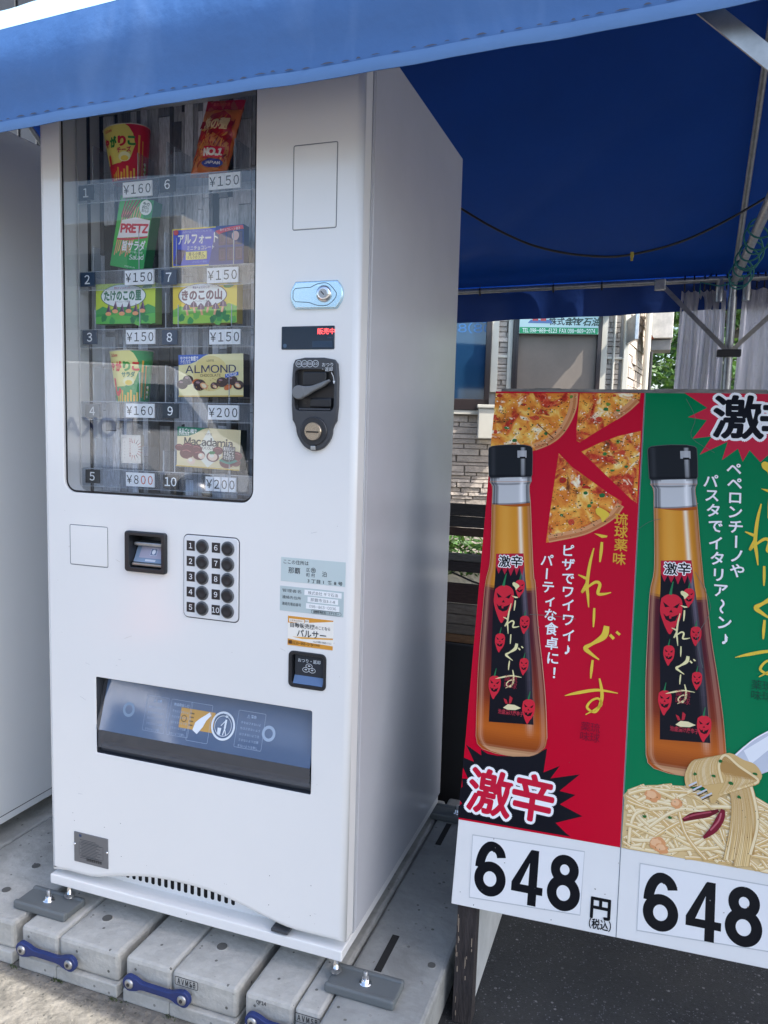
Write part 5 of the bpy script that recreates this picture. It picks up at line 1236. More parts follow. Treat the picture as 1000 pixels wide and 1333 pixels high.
# wear on the lamination
art_panel(''); A.h = 5.0e-3
rn = random.Random(9)
for pts in (((905, 745), (925, 790), (908, 830), (915, 870)), ((690, 800), (720, 802), (750, 806)), ((830, 690), (845, 680), (860, 676)), ((893, 520), (905, 545), (900, 570), (930, 590))):
    A.stroke([bu(*q) for q in pts], .0009, '#5a6a66', 4, 0)
for k in range(36):
    u, v = rn.uniform(.01, BW-.01), rn.uniform(.005, BH-.02); 
    if rn.random() < .5: v = rn.uniform(.004, .16)
    A.poly(blob(u, v, rn.uniform(.0006, .0018), rn.uniform(.0006, .0015), 6, .4, rn), rn.choice(('#3c4048', '#8a8a88', '#6c5a4c')), 0)
flush('scratches')

# ================================================================ TENT
E1 = V((.99747, -.07103, 0)).normalized(); E2 = V((.009, 1, 0)); TO = V((.032, -.13, 0))
EAVE, RIDGE, TL_ = 1.988, 2.975, 2.76
def tp(s_, t, z): return TO+E1*s_+E2*t+V((0, 0, z))
BLU = fabric('blue_tent_vinyl', '#175cc6', .27, '#0a48b8', rough=.5, bump=.35, bscale=9)
VAL = fabric('valance_vinyl', '#416ca6', .04, '#2a60b0', rough=.5, bump=.45, bscale=11); stain(VAL, 4, .52, .75, (.12, .24, .50), 3, 4, (1, 1, .4)); stain(VAL, 30, .66, .76, (.10, .15, .26), 9)
TOPB = fabric('sunlit_look_vinyl', '#a4cde8', .0, '#2a60b0', rough=.4, bump=.05, bscale=5)  # glare of the sunlit roof top put into a paler vinyl colour
STITCH = mat('brown_stitch_wear', (.07, .085, .13), .8)
tent = thing('event_tent', 'blue vinyl event tent on a steel pipe frame covering the machines', 'tent', tuple(tp(1.4, 0, 0)))
S0, S1 = -1.75, 3.9
def roof_z(t):
    h = TL_/2; return EAVE+(RIDGE-EAVE)*(1-abs(t-h)/h)
mb = MB(); ns, ntt = 150, 90; vs = []
for j in range(ntt+1):
    for i in range(ns+1):
        s_ = S0+(S1-S0)*i/ns; t = TL_*j/ntt
        sag = -.018*math.sin(math.pi*min(1, abs(2*j/ntt-1)))*(.6+.4*math.sin(s_*2.1+1))
        wr = .0025*math.sin(s_*17+t*3)*math.sin(t*5)+.004*math.sin(s_*4.3+t*1.7)+.0045*math.sin(t*55+2*math.sin(s_*3.3)+s_*4)*math.exp(-((TL_-t)/.30)**2)*(.5+.5*math.sin(s_*5))+.006*math.exp(-(((s_*.5+t*.8)%.9-.45)/.05)**2)
        vs.append(tp(s_, t, roof_z(t)+sag+wr*(0 if j in (0, ntt) else 1)))
mb.add(vs, [(j*(ns+1)+i, j*(ns+1)+i+1, (j+1)*(ns+1)+i+1, (j+1)*(ns+1)+i) for j in range(ntt) for i in range(ns)], BLU, True)
mb.build('roof_sheet', tent)
mb.v = [tuple(V(p)+V((0, -.002, .004))) for p in mb.v]; mb.mats = [TOPB]; mb.build('roof_sunlit_layer', tent)  # copy of the sheet whose pale colour carries the sunlit look
# front valance (follows the measured lower edge), hem and stitching
def low(s_):      # lower edge of the valance
    return 1.7975+.0010*math.sin(s_*9)+.0015*math.sin(s_*3.1+.8)-.006*math.exp(-((s_-.85)/.45)**2)
mb = MB(); nv = 8; ns = 260; vs = []
def vp(s_, k, dy=0):
    zl = low(s_); z = EAVE+.002+(zl-EAVE-.002)*k; f = .0016*math.sin(s_*13+1.2)*k+.0010*math.sin(s_*31+k*2)*k+.0006*math.sin(s_*57+k*5)+.003*math.sin(s_*4.7)*k
    return tp(s_, -.012*math.sin(math.pi*min(1, k*1.3))*1-f-.004+dy, z)
for i in range(ns+1):
    for k in range(nv+1): vs.append(vp(S0+(S1-S0)*i/ns, k/nv))
mb.add(vs, [(i*(nv+1)+k, (i+1)*(nv+1)+k, (i+1)*(nv+1)+k+1, i*(nv+1)+k+1) for i in range(ns) for k in range(nv)], VAL, True)
mb.build('front_valance', tent)
HEM = fabric('pale_hem_vinyl', '#587fb2', .04, '#2050a8', rough=.45)
mb = MB(); vs = []
for i in range(ns+1):
    s_ = S0+(S1-S0)*i/ns
    for k in (.900, .93, .97, 1.0): vs.append(vp(s_, k, -.0016-.0012*math.sin((k-.9)*31)))
mb.add(vs, [(i*4+k, (i+1)*4+k, (i+1)*4+k+1, i*4+k+1) for i in range(ns) for k in range(3)], HEM, True); mb.build('valance_hem', tent)
mb = MB(); rn = random.Random(8); s_ = S0
while s_ < 2.2:
    L_ = rn.uniform(.006, .024); g = rn.uniform(.006, .02); k = .888+rn.uniform(-.008, .008)
    if s_ > -.2:
        pts = [vp(s_+L_*j/3, k, -.0028) for j in range(4)]; hh = rn.uniform(.0010, .0026)
        top = [p+V((0, 0, hh*math.sin(math.pi*j/3)+.0003)) for j, p in enumerate(pts)]; mb.add(pts+top, [(j, j+1, 4+j+1, 4+j) for j in range(3)], STITCH)
    s_ += L_+g
mb.build('valance_stitching', tent)
# rear valance
mb = MB(); vs = []; nv = 4
for i in range(ns+1):
    s_ = S0+(S1-S0)*i/ns; zl = 1.818+.018*max(0, s_)*.9
    for k in range(nv+1):
        f = (.012*math.sin(s_*8)+.008*math.sin(s_*21))*(k/nv); vs.append(tp(s_, TL_+.004+f*min(1, k), EAVE+.003+(zl-EAVE-.01)*k/nv))
mb.add(vs, [(i*(nv+1)+k, (i+1)*(nv+1)+k, (i+1)*(nv+1)+k+1, i*(nv+1)+k+1) for i in range(ns) for k in range(nv)], mat('rear_valance_vinyl', '#123c86', .5, bump=.3, bscale=9, var=.1, vscale=5), True); mb.build('rear_valance', tent)
# frame
PIPE = STEEL; SP = 1.523; RZ = EAVE-.028
MB().tube([tp(S0, .02, RZ), tp(S1, .02, RZ)], .0135, PIPE).build('eave_rail', tent)
MB().tube([tp(S0, TL_-.06, RZ), tp(S1, TL_-.06, RZ)], .0135, PIPE).build('eave_rail', tent)
MB().tube([tp(S0, TL_/2, RIDGE-.035), tp(S1, TL_/2, RIDGE-.035)], .0135, PIPE).build('ridge_rail', tent)
FPX = {SP: 1.60}
for s_ in (S0+.02, SP, S1-.02):
    for t, s_p in ((.02, FPX.get(s_, s_)), (TL_-.06, s_)):
        mb = MB(); mb.tube([tp(s_p, t, .004), tp(s_p, t, RZ+.01)], .0155, PIPE); mb.lathe(tp(s_p, t, .004), (0, 0, 1), [(.05, 0), (.05, .005), (.02, .006)], PIPE)
        mb.tube([tp(s_p, t, RZ-.55), tp(s_p, t, RZ-.08)], .0185, STEEL)
        mb.build('post', tent)
    MB().tube([tp(s_, .02, RZ), tp(s_, TL_/2, RIDGE-.035)], .0125, PIPE).build('rafter', tent)
    MB().tube([tp(s_, TL_-.06, RZ), tp(s_, TL_/2, RIDGE-.035)], .0125, PIPE).build('rafter', tent)
    MB().tube([tp(s_, .02, RZ-.02), tp(s_, TL_-.06, RZ-.02)], .016, PIPE).build('side_rail', tent)
BR = mat('flat_brace_steel', (.42, .41, .38), .35, metal=.9, var=.3, vscale=20)
def brace(a, b, wdt=.022, th=.004, up=None):
    a, b = V(a), V(b); d = (b-a).normalized(); n_ = E2; w_ = d.cross(n_).normalized()*wdt/2; n_ = n_*th/2
    MB().add([a-w_-n_, a+w_-n_, a+w_+n_, a-w_+n_, b-w_-n_, b+w_-n_, b+w_+n_, b-w_+n_], [(0, 1, 2, 3), (4, 5, 6, 7), (0, 1, 5, 4), (1, 2, 6, 5), (2, 3, 7, 6), (3, 0, 4, 7)], BR).build('brace', tent)
brace(tp(1.13, .038, RZ+.01), tp(1.59, .038, RZ-.425), .024)
brace(tp(SP-.31, TL_-.085, RZ-.01), tp(SP, TL_-.085, RZ-.33), .020); brace(tp(SP+.31, TL_-.085, RZ-.01), tp(SP, TL_-.085, RZ-.33), .020)
for t, s2 in ((TL_-.075, SP-.31), (TL_-.075, SP+.31)):
    mb = MB(); c = tp(s2, t, RZ-.012); mb.box(c.x-.025, c.x+.025, c.y-.022, c.y+.012, c.z-.030, c.z+.022, STEEL, bev=.006); mb.build('brace_bracket', tent)
c = tp(SP, TL_-.08, RZ-.33); MB().box(c.x-.050, c.x+.050, c.y-.012, c.y+.03, c.z-.016, c.z+.016, mat('clamp_dark', (.06, .06, .065), .5, metal=.5), bev=.004).build('brace_clamp', tent)
for d_ in (-.055, .055):
    a = tp(SP+d_, TL_-.06, RZ); MB().tube([a+V((d_*.9, 0, .0)), a, a+V((0, 0, -.10))], .018, STEEL).build('corner_elbow', tent)

# cable across the tent
pts = [onY(595, 268, 1.35), onY(640, 295, 1.38), onY(690, 318, 1.42), onY(740, 330, 1.45), onY(790, 334, 1.48), onY(823, 331, 1.5), onY(870, 320, 1.52), onY(910, 305, 1.54), onY(955, 282, 1.56), onY(1003, 254, 1.58), onY(1060, 220, 1.6)]
cb = thing('cable', 'thin black cable sagging below the blue tent roof with one yellow tie', 'cable', tuple(onY(823, 331, 1.5)))
MB().tube(spline([tuple(p) for p in pts], 5), .0042, BLACKP, n=6).build('cord', cb)
p = onY(823, 331, 1.5); MB().box(p.x-.006, p.x+.006, p.y-.006, p.y+.006, p.z-.010, p.z+.008, mat('yellow_tape', (.55, .45, .08), .5), bev=.002).box(p.x-.004, p.x+.004, p.y-.002, p.y+.002, p.z-.022, p.z-.010, mat('yellow_tape')).build('tape_tie', cb)
# green cord wound round the side rail
GC = mat('green_cord', (.03, .22, .20), .5); pts = []
for k in range(230):
    q = k/229; t = TL_-.16-.95*q; a = q*2*math.pi*9; r_ = .024+.022*abs(math.sin(q*9))
    pts.append(tp(SP+r_*math.cos(a)+.008, t, RZ-.028+r_*math.sin(a)-.012*abs(math.sin(q*23))))
a = tp(SP-.14, TL_-.12, RZ-.02); pts = [a+V((0, 0, -.05)), a, tp(SP-.06, TL_-.14, RZ-.045)]+pts
tag(MB().tube(pts, .0032, GC, n=5).build('green_cord'), 'green cord wound in loose coils around the steel rail at the right edge', 'cord')
p = tp(SP+.02, TL_-1.30, RZ-.02)
tag(MB().tube([p+V((.03, 0, .02)), p+V((.02, 0, -.05)), p+V((.028, 0, -.10)), p+V((.02, 0, -.16))], [.012, .009, .006, .013], BLACKP, n=8).build('cable_plug'), 'black plug hanging from the rail beside the green cord', 'plug')
# clear curtains
CUR = bpy.data.materials.new('clear_curtain_vinyl'); CUR.use_nodes = True
n = CUR.node_tree.nodes; L = CUR.node_tree.links; b = n['Principled BSDF']; b.inputs['Base Color'].default_value = (.68, .68, .75, 1); b.inputs['Roughness'].default_value = .3
tr = n.new('ShaderNodeBsdfTransparent'); tl = n.new('ShaderNodeBsdfTranslucent'); tl.inputs[0].default_value = (.6, .6, .68, 1)
m1 = n.new('ShaderNodeMixShader'); m1.inputs[0].default_value = .45; m2 = n.new('ShaderNodeMixShader'); m2.inputs[0].default_value = .03; nzc = n.new('ShaderNodeTexNoise'); nzc.inputs['Scale'].default_value = 22; nzc.inputs['Detail'].default_value = 6; nzc.inputs['Distortion'].default_value = 1.5; bpc = n.new('ShaderNodeBump'); bpc.inputs['Strength'].default_value = .6; bpc.inputs['Distance'].default_value = .02; L.new(nzc.outputs['Fac'], bpc.inputs['Height']); L.new(bpc.outputs[0], b.inputs['Normal']); L.new(bpc.outputs[0], tl.inputs['Normal'])
L.new(b.outputs[0], m1.inputs[1]); L.new(tl.outputs[0], m1.inputs[2]); L.new(m1.outputs[0], m2.inputs[1]); L.new(tr.outputs[0], m2.inputs[2]); L.new(m2.outputs[0], n['Material Output'].inputs[0])
def curtain(s_a, s_b, label, seed):
    rn = random.Random(seed); ph = [rn.uniform(0, 6) for _ in range(6)]
    t = thing('curtain', label, 'curtain', tuple(tp((s_a+s_b)/2, TL_-.02, .3)), 'gathered plastic curtains at the back of the tent')
    mb = MB(); ni, nj = 120, 30; vs = []
    for j in range(nj+1):
        q = j/nj
        for i in range(ni+1):
            u = i/ni; s_ = s_a+(s_b-s_a)*u+(.012*math.sin(q*7+ph[0]))*(1-abs(2*u-1)) + .02*(u-.5)*math.sin(q*3)
            f = .014*math.sin(u*33+ph[1]+q*2.5+1.5*math.sin(q*5+u*4))+.008*math.sin(u*61+ph[2]-q*3)+.014*math.sin(u*15+ph[3]+q*4)+.0025*math.sin(u*120+q*22)+.004*math.sin(q*26+u*11)
            f *= (.35+.9*min(1, q*3)); z = RZ-.035-.010*abs(math.sin(u*24+ph[4]))*(1 if j == 0 else .0)-(RZ-.035-.32)*q
            vs.append(tp(s_, TL_-.015+f, z))
    mb.add(vs, [(j*(ni+1)+i, j*(ni+1)+i+1, (j+1)*(ni+1)+i+1, (j+1)*(ni+1)+i) for j in range(nj) for i in range(ni)], CUR, True); mb.build('curtain_sheet', t)
    k = 0; s_ = s_a+.01
    while s_ < s_b:
        p = tp(s_, TL_-.055, RZ)
        MB().tube([p+V((0, -.018, .0)), p+V((0, -.006, .020)), p+V((0, .014, .012)), p+V((.002, .03, -.038)), p+V((.002, -.004, -.045))], .0038, BLACKP, n=5).build('hook', t); s_ += rn.uniform(.022, .05)
curtain(SP-.215, SP-.025, 'gathered clear plastic curtain hanging left of the tent post', 1)
curtain(SP+.045, SP+.50, 'clear plastic curtain hanging right of the tent post', 2)
for s2 in (-.1, .35, .72, .95):
    p = tp(s2, TL_-.06, RZ); tag(MB().tube([p+V((0, 0, -.022)), p+V((0, -.022, 0)), p+V((0, 0, .03)), p+V((0, .022, 0)), p+V((0, 0, -.022))], .005, BLACKP, n=5).build('binding_cord'), 'black binding cord tied round the rear eave rail', 'cord', 'black cords tied round the rear rail')

# ================================================================ BUILDING BEHIND
WY = 4.0
bld = thing('building', 'grey stone-clad building behind the tent with white trim and dark framed windows', 'building', (-.6, WY+1, 0))
STONE = mat('split_stone_siding', (.4, .4, .4), .85, attr=True, var=.22, vscale=35, bump=.5, bscale=60)
CREAM = mat('cream_trim', (.54, .52, .45), .55, var=.06, vscale=10)
BRN = mat('dark_brown_frame', (.028, .020, .020), .35)
def siding(mb, x0, x1, z0, z1, f, seed, hc=.034):
    rn = random.Random(seed); z = z0
    mb.add([f(x0, z0, 0), f(x1, z0, 0), f(x1, z1, 0), f(x0, z1, 0)], [(0, 1, 2, 3)], mat('mortar_joint', (.24, .21, .18), .9))  # mortar in its own colour behind the stones
    while z < z1-.004:
        h = min(hc*rn.choice((.7, 1, 1, 1.35)), z1-z); x = x0-rn.random()*.2
        while x < x1:
            L_ = rn.uniform(.08, .34); a, b_ = max(x, x0)+.002, min(x+L_, x1)-.002
            if b_-a > .008:
                d = rn.uniform(.006, .020); g = rn.uniform(.30, .46); c = (g*1.14, g*1.0, g*.87)
                e0 = .004
                q = [f(a, z+.0015, 0), f(b_, z+.0015, 0), f(b_, z+h-.0015, 0), f(a, z+h-.0015, 0), f(a+e0, z+.003, d), f(b_-e0, z+.003, d*.9), f(b_-e0, z+h-.003, d*.8), f(a+e0, z+h-.003, d)]
                mb.add(q, [(4, 5, 6, 7), (0, 1, 5, 4), (1, 2, 6, 5), (2, 3, 7, 6), (3, 0, 4, 7)], STONE, col=c)
            x += L_
        z += h
fw = lambda x, z, d: V((x, WY-d, z))
mb = MB(); mb.box(-5, 1.075, WY+.002, WY+.25, 0, 5.2, mat('wall_core', (.3, .29, .28), .9)); mb.build('wall', bld)
mb = MB()
siding(mb, -1.6, .215, .0, 1.43, fw, 1); siding(mb, .222, .295, 1.0, 2.3, fw, 2); siding(mb, .215, 1.07, .0, 1.30, fw, 3); siding(mb, .93, 1.035, 1.30, 2.3, fw, 4)
mb.build('stone_siding', bld)
PIV = V((.75, WY, 0)); YAWB = R(14)
def unyaw(p): d = V(p)-PIV; c_, s_ = math.cos(-YAWB), math.sin(-YAWB); return PIV+V((d.x*c_-d.y*s_, d.x*s_+d.y*c_, d.z))
mb = MB(); SLR = (onY(841, 460, 5.0).x-1.075)/.95
fr = lambda y, z, d: unyaw((1.072+d+(y-4.05)*SLR, y, z)); siding(mb, WY+.085, WY+1.0, .3, 2.6, fr, 6, .05); mb.build('stone_siding', bld)
MB().box(1.03, 1.070, WY+.09, WY+1.0, 0, 5.2, mat('wall_core'), rot=lambda p: unyaw((p.x+(p.y-4.05)*SLR, p.y, p.z))).build('side_wall', bld)
mb = MB()
for k in range(46):
    x = -5+k*.134
    if x < 1.0: mb.box(x, x+.112, WY-.035, WY+.001, 2.75, 5.2, mat('dark_ribbed_cladding', (.055, .06, .07), .6, var=.3, vscale=3), bev=.004)
mb.build('ribbed_cladding', bld)
MB().box(-5, 1.12, WY-.06, WY+.0, 2.30, 2.75, CREAM, bev=.004).build('fascia', bld)
def wbar(x0, x1, z0, z1, name, m=CREAM, d=.03): MB().box(x0, x1, WY-d, WY+.0015, z0, z1, m, bev=.003).build(name, bld)
# trims read off the photo
X = lambda px, py=470: onY(px, py, WY).x
Zv = lambda py, px=700: onY(px, py, WY).z
wbar(X(641), X(650), Zv(512, 645), 2.3, 'trim_strip'); wbar(X(650), X(662), Zv(468), Zv(464.5), 'trim_strip', d=.026)
wbar(X(661.5), X(667.5), Zv(512), 2.3, 'trim_strip', d=.034)
wbar(X(781), X(789.5), 1.25, 2.3, 'trim_strip'); wbar(X(790), X(812), Zv(467.5), Zv(464.5), 'trim_strip', d=.026); wbar(X(797), X(799.5), 1.25, 2.3, 'downpipe', d=.045); wbar(X(811), X(818), 1.25, 2.3, 'corner_trim', d=.04)
# window 1
w1 = MB(); x0, x1, z0, z1 = -.62, X(641)-.002, Zv(535, 610), 2.28
for a in ((x0, x1, z0, z0+.075), (x0, x1, z1-.06, z1), (x0, x0+.06, z0, z1), (x1-.035, x1, z0, z1)): w1.box(a[0], a[1], WY-.05, WY+.0, a[2], a[3], BRN, bev=.003)
w1 = w1.build('window', bld)
MB().box(x0+.05, x1-.03, WY-.022, WY-.018, z0+.06, z1-.05, mat('dark_window_glass', (.012, .045, .10), .05, spec=.8)).build('pane', w1)
mb = MB(); A = Art(mb, front(WY-.0225)); z = Zv(431, 612)
for k, (t_, zz) in enumerate((('20-0', Zv(420, 612)), ('08)86', Zv(432, 612)))): A.text(t_[::1], X(616, 430), zz, .075, '#3a6aa0', sx=-1.4, bold=.01)
mb.build('reflected_lettering', w1)
MB().box(x0, X(633, 540), WY-.045, WY, z0-.03, z0-.001, CREAM, bev=.003).build('sill', bld)
bx = MB(); bx.box(X(624.5, 550), X(645, 550), WY-.16, WY-.004, Zv(571, 635), Zv(533, 635), CREAM, bev=.006); bx.box(X(625, 535)-.008, X(646, 535)+.01, WY-.17, WY-.004, Zv(533, 635), Zv(529, 635), CREAM, bev=.003); bx.build('meter_box', bld)
# window 2 shutter panel
x0, x1 = X(667.7), X(781)-.001
w2 = MB()
for a in ((x0, x0+.036, 1.20, 2.28), (x1-.03, x1, 1.20, 2.28), (x0+.036, x1-.03, 2.2, 2.28), (x0+.036, x1-.03, 1.20, 1.235)): w2.box(a[0], a[1], WY-.06, WY+.0, a[2], a[3], BRN, bev=.004)
w2 = w2.build('shuttered_window', bld)
MB().box(x0+.036, x1-.03, WY-.030, WY-.02, 1.235, 2.2, mat('brown_shutter', (.19, .16, .135), .7, var=.12, vscale=6), bev=.001).build('shutter', w2)
MB().box(x0-.0+.02, x0+.035, WY-.066, WY-.03, 1.23, 2.2, BRN).build('guide_rail', w2)
# company sign
sg = thing('company_sign', 'white and green company sign with telephone and fax numbers above the brown shutter', 'sign', (X(726), WY-.08, Zv(438)))
sx0, sx1, sz0, sz1 = X(675.5, 437), X(776, 437), Zv(437.6, 726), Zv(380, 726)
MB().box(sx0, sx1, WY-.088, WY-.072, sz0, sz1, mat('sign_face_mint', (.50, .68, .66), .35), bev=.002).build('face', sg)
mb = MB(); A = Art(mb, front(WY-.0885)); zg = Zv(429.5, 726)
A.rect(sx0+.002, sx1-.002, sz0+.001, zg, '#1f9660'); A.text('TEL 098-869-6123  FAX 098-869-2074', (sx0+sx1)/2, (sz0+zg)/2, .036, '#f4faf6', bold=.012, fit=(sx1-sx0)*.92)
A.text('株式会社', X(733, 422), Zv(421.5, 733), .052, '#2a3434', bold=.02); A.text('ギマ石油', X(757, 422), Zv(421, 757), .056, '#2f4a3a', bold=.03, shear=.3)
A.poly([(X(684), Zv(425, 690)), (X(716), Zv(425, 700)), (X(712), Zv(420.5, 700)), (X(688), Zv(420.5, 700))], '#5a78a8'); A.rect(X(690), X(697), Zv(422, 700), Zv(418, 700), '#b84a4a'); A.rect(X(700), X(707), Zv(422, 700), Zv(418, 700), '#b84a4a')
mb.build('lettering', sg)
# pieces added to the facade to throw slanting shadows on it
MB().box(.945, .965, WY-.34, WY-.001, 2.05, 2.95, mat('shadow_board', (.5, .5, .5), .6), bev=.004).build('shadow_board', bld)
MB().box(1.062, 1.085, WY-.30, WY-.041, 1.86, 2.02, STEEL, bev=.003).build('shadow_fin', bld)
for o in (bld, sg):
    d = o.location-PIV; o.location = PIV+V((d.x*math.cos(YAWB)-d.y*math.sin(YAWB), d.x*math.sin(YAWB)+d.y*math.cos(YAWB), d.z)); o.rotation_euler.z = YAWB
# white box with rust, pole, downpipe behind the corner
BY = 4.45
bxx = thing('rusty_box', 'pale rust-stained metal box on the wall corner between the building and the tree', 'metal box', tuple(onY(860, 452, BY)))
a, b = onY(842, 440, BY), onY(878.5, 396, BY)
MB().box(a.x, b.x, BY, BY+.3, a.z, b.z, mat('aged_white_box', (.62, .58, .52), .7, var=.35, vscale=9), bev=.004).build('cabinet', bxx)
a, b = onY(846, 455, BY), onY(874, 441, BY); MB().box(a.x, b.x, BY+.04, BY+.26, a.z, b.z, mat('grey_under_box', (.20, .20, .20), .7, var=.3, vscale=9), bev=.003).build('lower_box', bxx)
a, b = onY(842.5, 441.5, BY), onY(852, 436, BY); mb = MB(); Art(mb, front(BY-.0006), rough=.9).poly([(a.x, a.z), (b.x, a.z), (b.x-.012, b.z-.006), (a.x+.024, b.z+.006), (a.x+.012, b.z-.002)], '#6a2c12'); mb.build('rust_patch', bxx)
a = onY(841, 500, 4.4); tag(MB().tube([(a.x-.012, 4.42, .002), (a.x-.004, 4.42, 2.6)], .022, CREAM, n=12).tube([(a.x+.018, 4.42, .002), (a.x+.024, 4.42, 1.85)], .011, SEAM, n=8).build('pipe_pole'), 'cream pipe beside the building corner, left of the tree', 'pipe')

# ================================================================ TREES / HEDGE
LEAF = mat('leaf', (.06, .12, .03), .5, attr=True, var=.25, vscale=9)
_n = LEAF.node_tree.nodes; _l = LEAF.node_tree.links; _t = _n.new('ShaderNodeBsdfTranslucent'); _t.inputs[0].default_value = (.10, .20, .03, 1); _m = _n.new('ShaderNodeMixShader'); _m.inputs[0].default_value = .25
_l.new(_n['Principled BSDF'].outputs[0], _m.inputs[1]); _l.new(_t.outputs[0], _m.inputs[2]); _l.new(_m.outputs[0], _n['Material Output'].inputs[0])
BARK = mat('bark', (.10, .08, .06), .9, bump=.5, bscale=40)
def leaves(mb, c, r, n, size, rn):
    for _ in range(n):
        while True:
            d = V((rn.uniform(-1, 1), rn.uniform(-1, 1), rn.uniform(-1, 1)))
            if .3 < d.length < 1: break
        p = V(c)+V((d.x*r[0], d.y*r[1], d.z*r[2])); a = V((rn.gauss(0, 1), rn.gauss(0, 1), rn.gauss(0, .5))).normalized(); b_ = a.cross(V((rn.gauss(0, 1), rn.gauss(0, 1), rn.gauss(0, 1)))).normalized()
        s_ = size*rn.uniform(.6, 1.4); g = rn.uniform(.5, 1.6)
        mb.add([p-a*s_, p+b_*s_*.4, p+a*s_, p-b_*s_*.4], [(0, 1, 2, 3)], LEAF, col=(.045*g, .115*g, .022*g))
def tree(x, y, h, r, label, seed, n=2600, size=.05):
    rn = random.Random(seed); t = thing('tree', label, 'tree', (x, y, 0), 'trees behind the stall')
    mb = MB(); mb.tube([(x, y, 0), (x+.05, y, h*.3), (x-.03, y+.04, h*.6), (x, y, h*.85)], [.11, .09, .06, .02], BARK)
    cl = []
    for k in range(9):
        a = rn.uniform(0, 6.28); z = h*rn.uniform(.30, .85); q = r*rn.uniform(.35, .8); e_ = V((x+q*math.cos(a), y+q*math.sin(a), z+.3)); mb.tube([(x, y, z-.3), (x+q*.5*math.cos(a), y+q*.5*math.sin(a), z), e_], [.04, .025, .01], BARK, n=6); cl.append(e_)
    mb.build('trunk', t); mb = MB()
    for e_ in cl+[V((x, y, h*.9)), V((x, y, h*.4)), V((x, y-.2, h*.25))]: leaves(mb, e_, (r*.5, r*.5, r*.42), n//12, size, rn)
    mb.build('crown', t)
tree(1.85, 6.3, 3.2, 1.25, 'bright green bushy tree seen between the building corner and the plastic curtain', 1, 15000, .040)
tree(4.6, 8.2, 4.2, 1.6, 'tree farther right beyond the tent, mostly hidden by the curtain', 2, 3000, .06)
tree(1.6, 9.0, 4.6, 1.8, 'tall tree standing farther back behind the bushy tree', 3, 7000, .08)
mb = MB(); rn = random.Random(14); MOSS = mat('moss_green', (.05, .075, .02), .9, var=.4, vscale=60)
for cx_ in (.108, .115, .262, .283, .40, -.012, .56):
    for k in range(rn.randint(8, 26)):
        x, y = cx_+rn.gauss(0, .007), YF-.010-abs(rn.gauss(0, .004)); h = rn.uniform(.002, .008); a = rn.uniform(0, 3.1); w_ = .0012
        mb.add([(x-w_*math.cos(a), y-w_*math.sin(a), .004), (x+w_*math.cos(a), y+w_*math.sin(a), .004), (x+rn.gauss(0, .003), y+rn.gauss(0, .003), .004+h)], [(0, 1, 2)], MOSS)
ms = mb.build('moss'); ms['kind'] = 'stuff'; ms['label'] = 'tiny moss and weeds along the foot of the concrete blocks'; ms['category'] = 'moss'
mb = MB(); GR = mat('grit', (.17, .16, .14), .9, var=.4, vscale=50)
for k in range(260):
    x, y = rn.uniform(-.3, .93), rn.choice((YF-.012-abs(rn.gauss(0, .03)), YF-.02-rn.random()*.3)); s_ = rn.uniform(.0008, .0026); c_ = V((x, y, .004+s_*.5))
    mb.add([c_+V((s_, 0, 0)), c_+V((0, s_, 0)), c_+V((-s_, 0, 0)), c_+V((0, -s_, 0)), c_+V((0, 0, s_)), c_-V((0, 0, s_))], [(0, 1, 4), (1, 2, 4), (2, 3, 4), (3, 0, 4), (1, 0, 5), (2, 1, 5), (3, 2, 5), (0, 3, 5)], GR)
gs = mb.build('grit'); gs['kind'] = 'stuff'; gs['label'] = 'loose grit scattered on the rough paving before the blocks'; gs['category'] = 'grit'
# ================================================================ WOODEN RACK between machine and building
RY = 1.75
rk = thing('wooden_rack', 'stack of dark wooden deck boards and shelves seen between the machine and the sign', 'wooden rack', (.75, RY+.3, .002))
PLW = mat('rack_timber', (.2, .2, .2), .8, attr=True, var=.4, vscale=20, stretch=(1.5, 8, 8), bump=.3, bscale=30)
zy = lambda py: onY(605, py, RY).z
def board(z0, z1, y0, y1, c, name='shelf_board', x0=.15, x1=1.7): MB().box(x0, x1, y0, y1, z0, z1, PLW, bev=.003, col=c).build(name, rk)
D1 = (.045, .042, .042); D2 = (.065, .038, .028); D3 = (.16, .135, .115)
board(zy(672), zy(656), RY, RY+.02, D1); board(zy(686.5), zy(673), RY+.004, RY+.03, D1); board(zy(698), zy(687.5), RY-.004, RY+.02, D2)
board(zy(731), zy(721.5), RY, RY+.025, (.12, .115, .11)); board(zy(745), zy(732), RY+.002, RY+.2, (.035, .028, .03))
board(zy(786), zy(761), RY, RY+.03, (.05, .028, .026)); board(zy(800), zy(788), RY-.002, RY+.03, D3); board(zy(813), zy(801), RY-.002, RY+.03, D3); board(zy(826), zy(814), RY-.004, RY+.03, (.13, .11, .095)); board(zy(837), zy(827), RY-.006, RY+.03, (.17, .09, .045))
for x in (.2, 1.15, 1.62): MB().box(x, x+.05, RY+.035, RY+.085, .002, zy(658), PLW, bev=.003, col=D1).build('upright', rk)
MB().box(.1, .93, .96, .975, .012, onY(590, 838, .96).z, mat('black_sheet', (.012, .012, .014), .7, bump=.2, bscale=12), bev=.004).build('front_sheet', rk)
MB().box(.1, 1.62, RY+.10, RY+.13, .002, zy(838), mat('black_sheet', (.012, .012, .014), .7, bump=.2, bscale=12), bev=.004).build('black_sheet', rk)
tag(MB().tube([onY(588, 745, RY-.02), onY(600, 750, RY-.02), onY(615, 757, RY-.02), onY(650, 768, RY-.02)], .004, BLACKP, n=6).build('cable'), 'short black cable drooping in front of the lower gap of the wooden rack', 'cable')
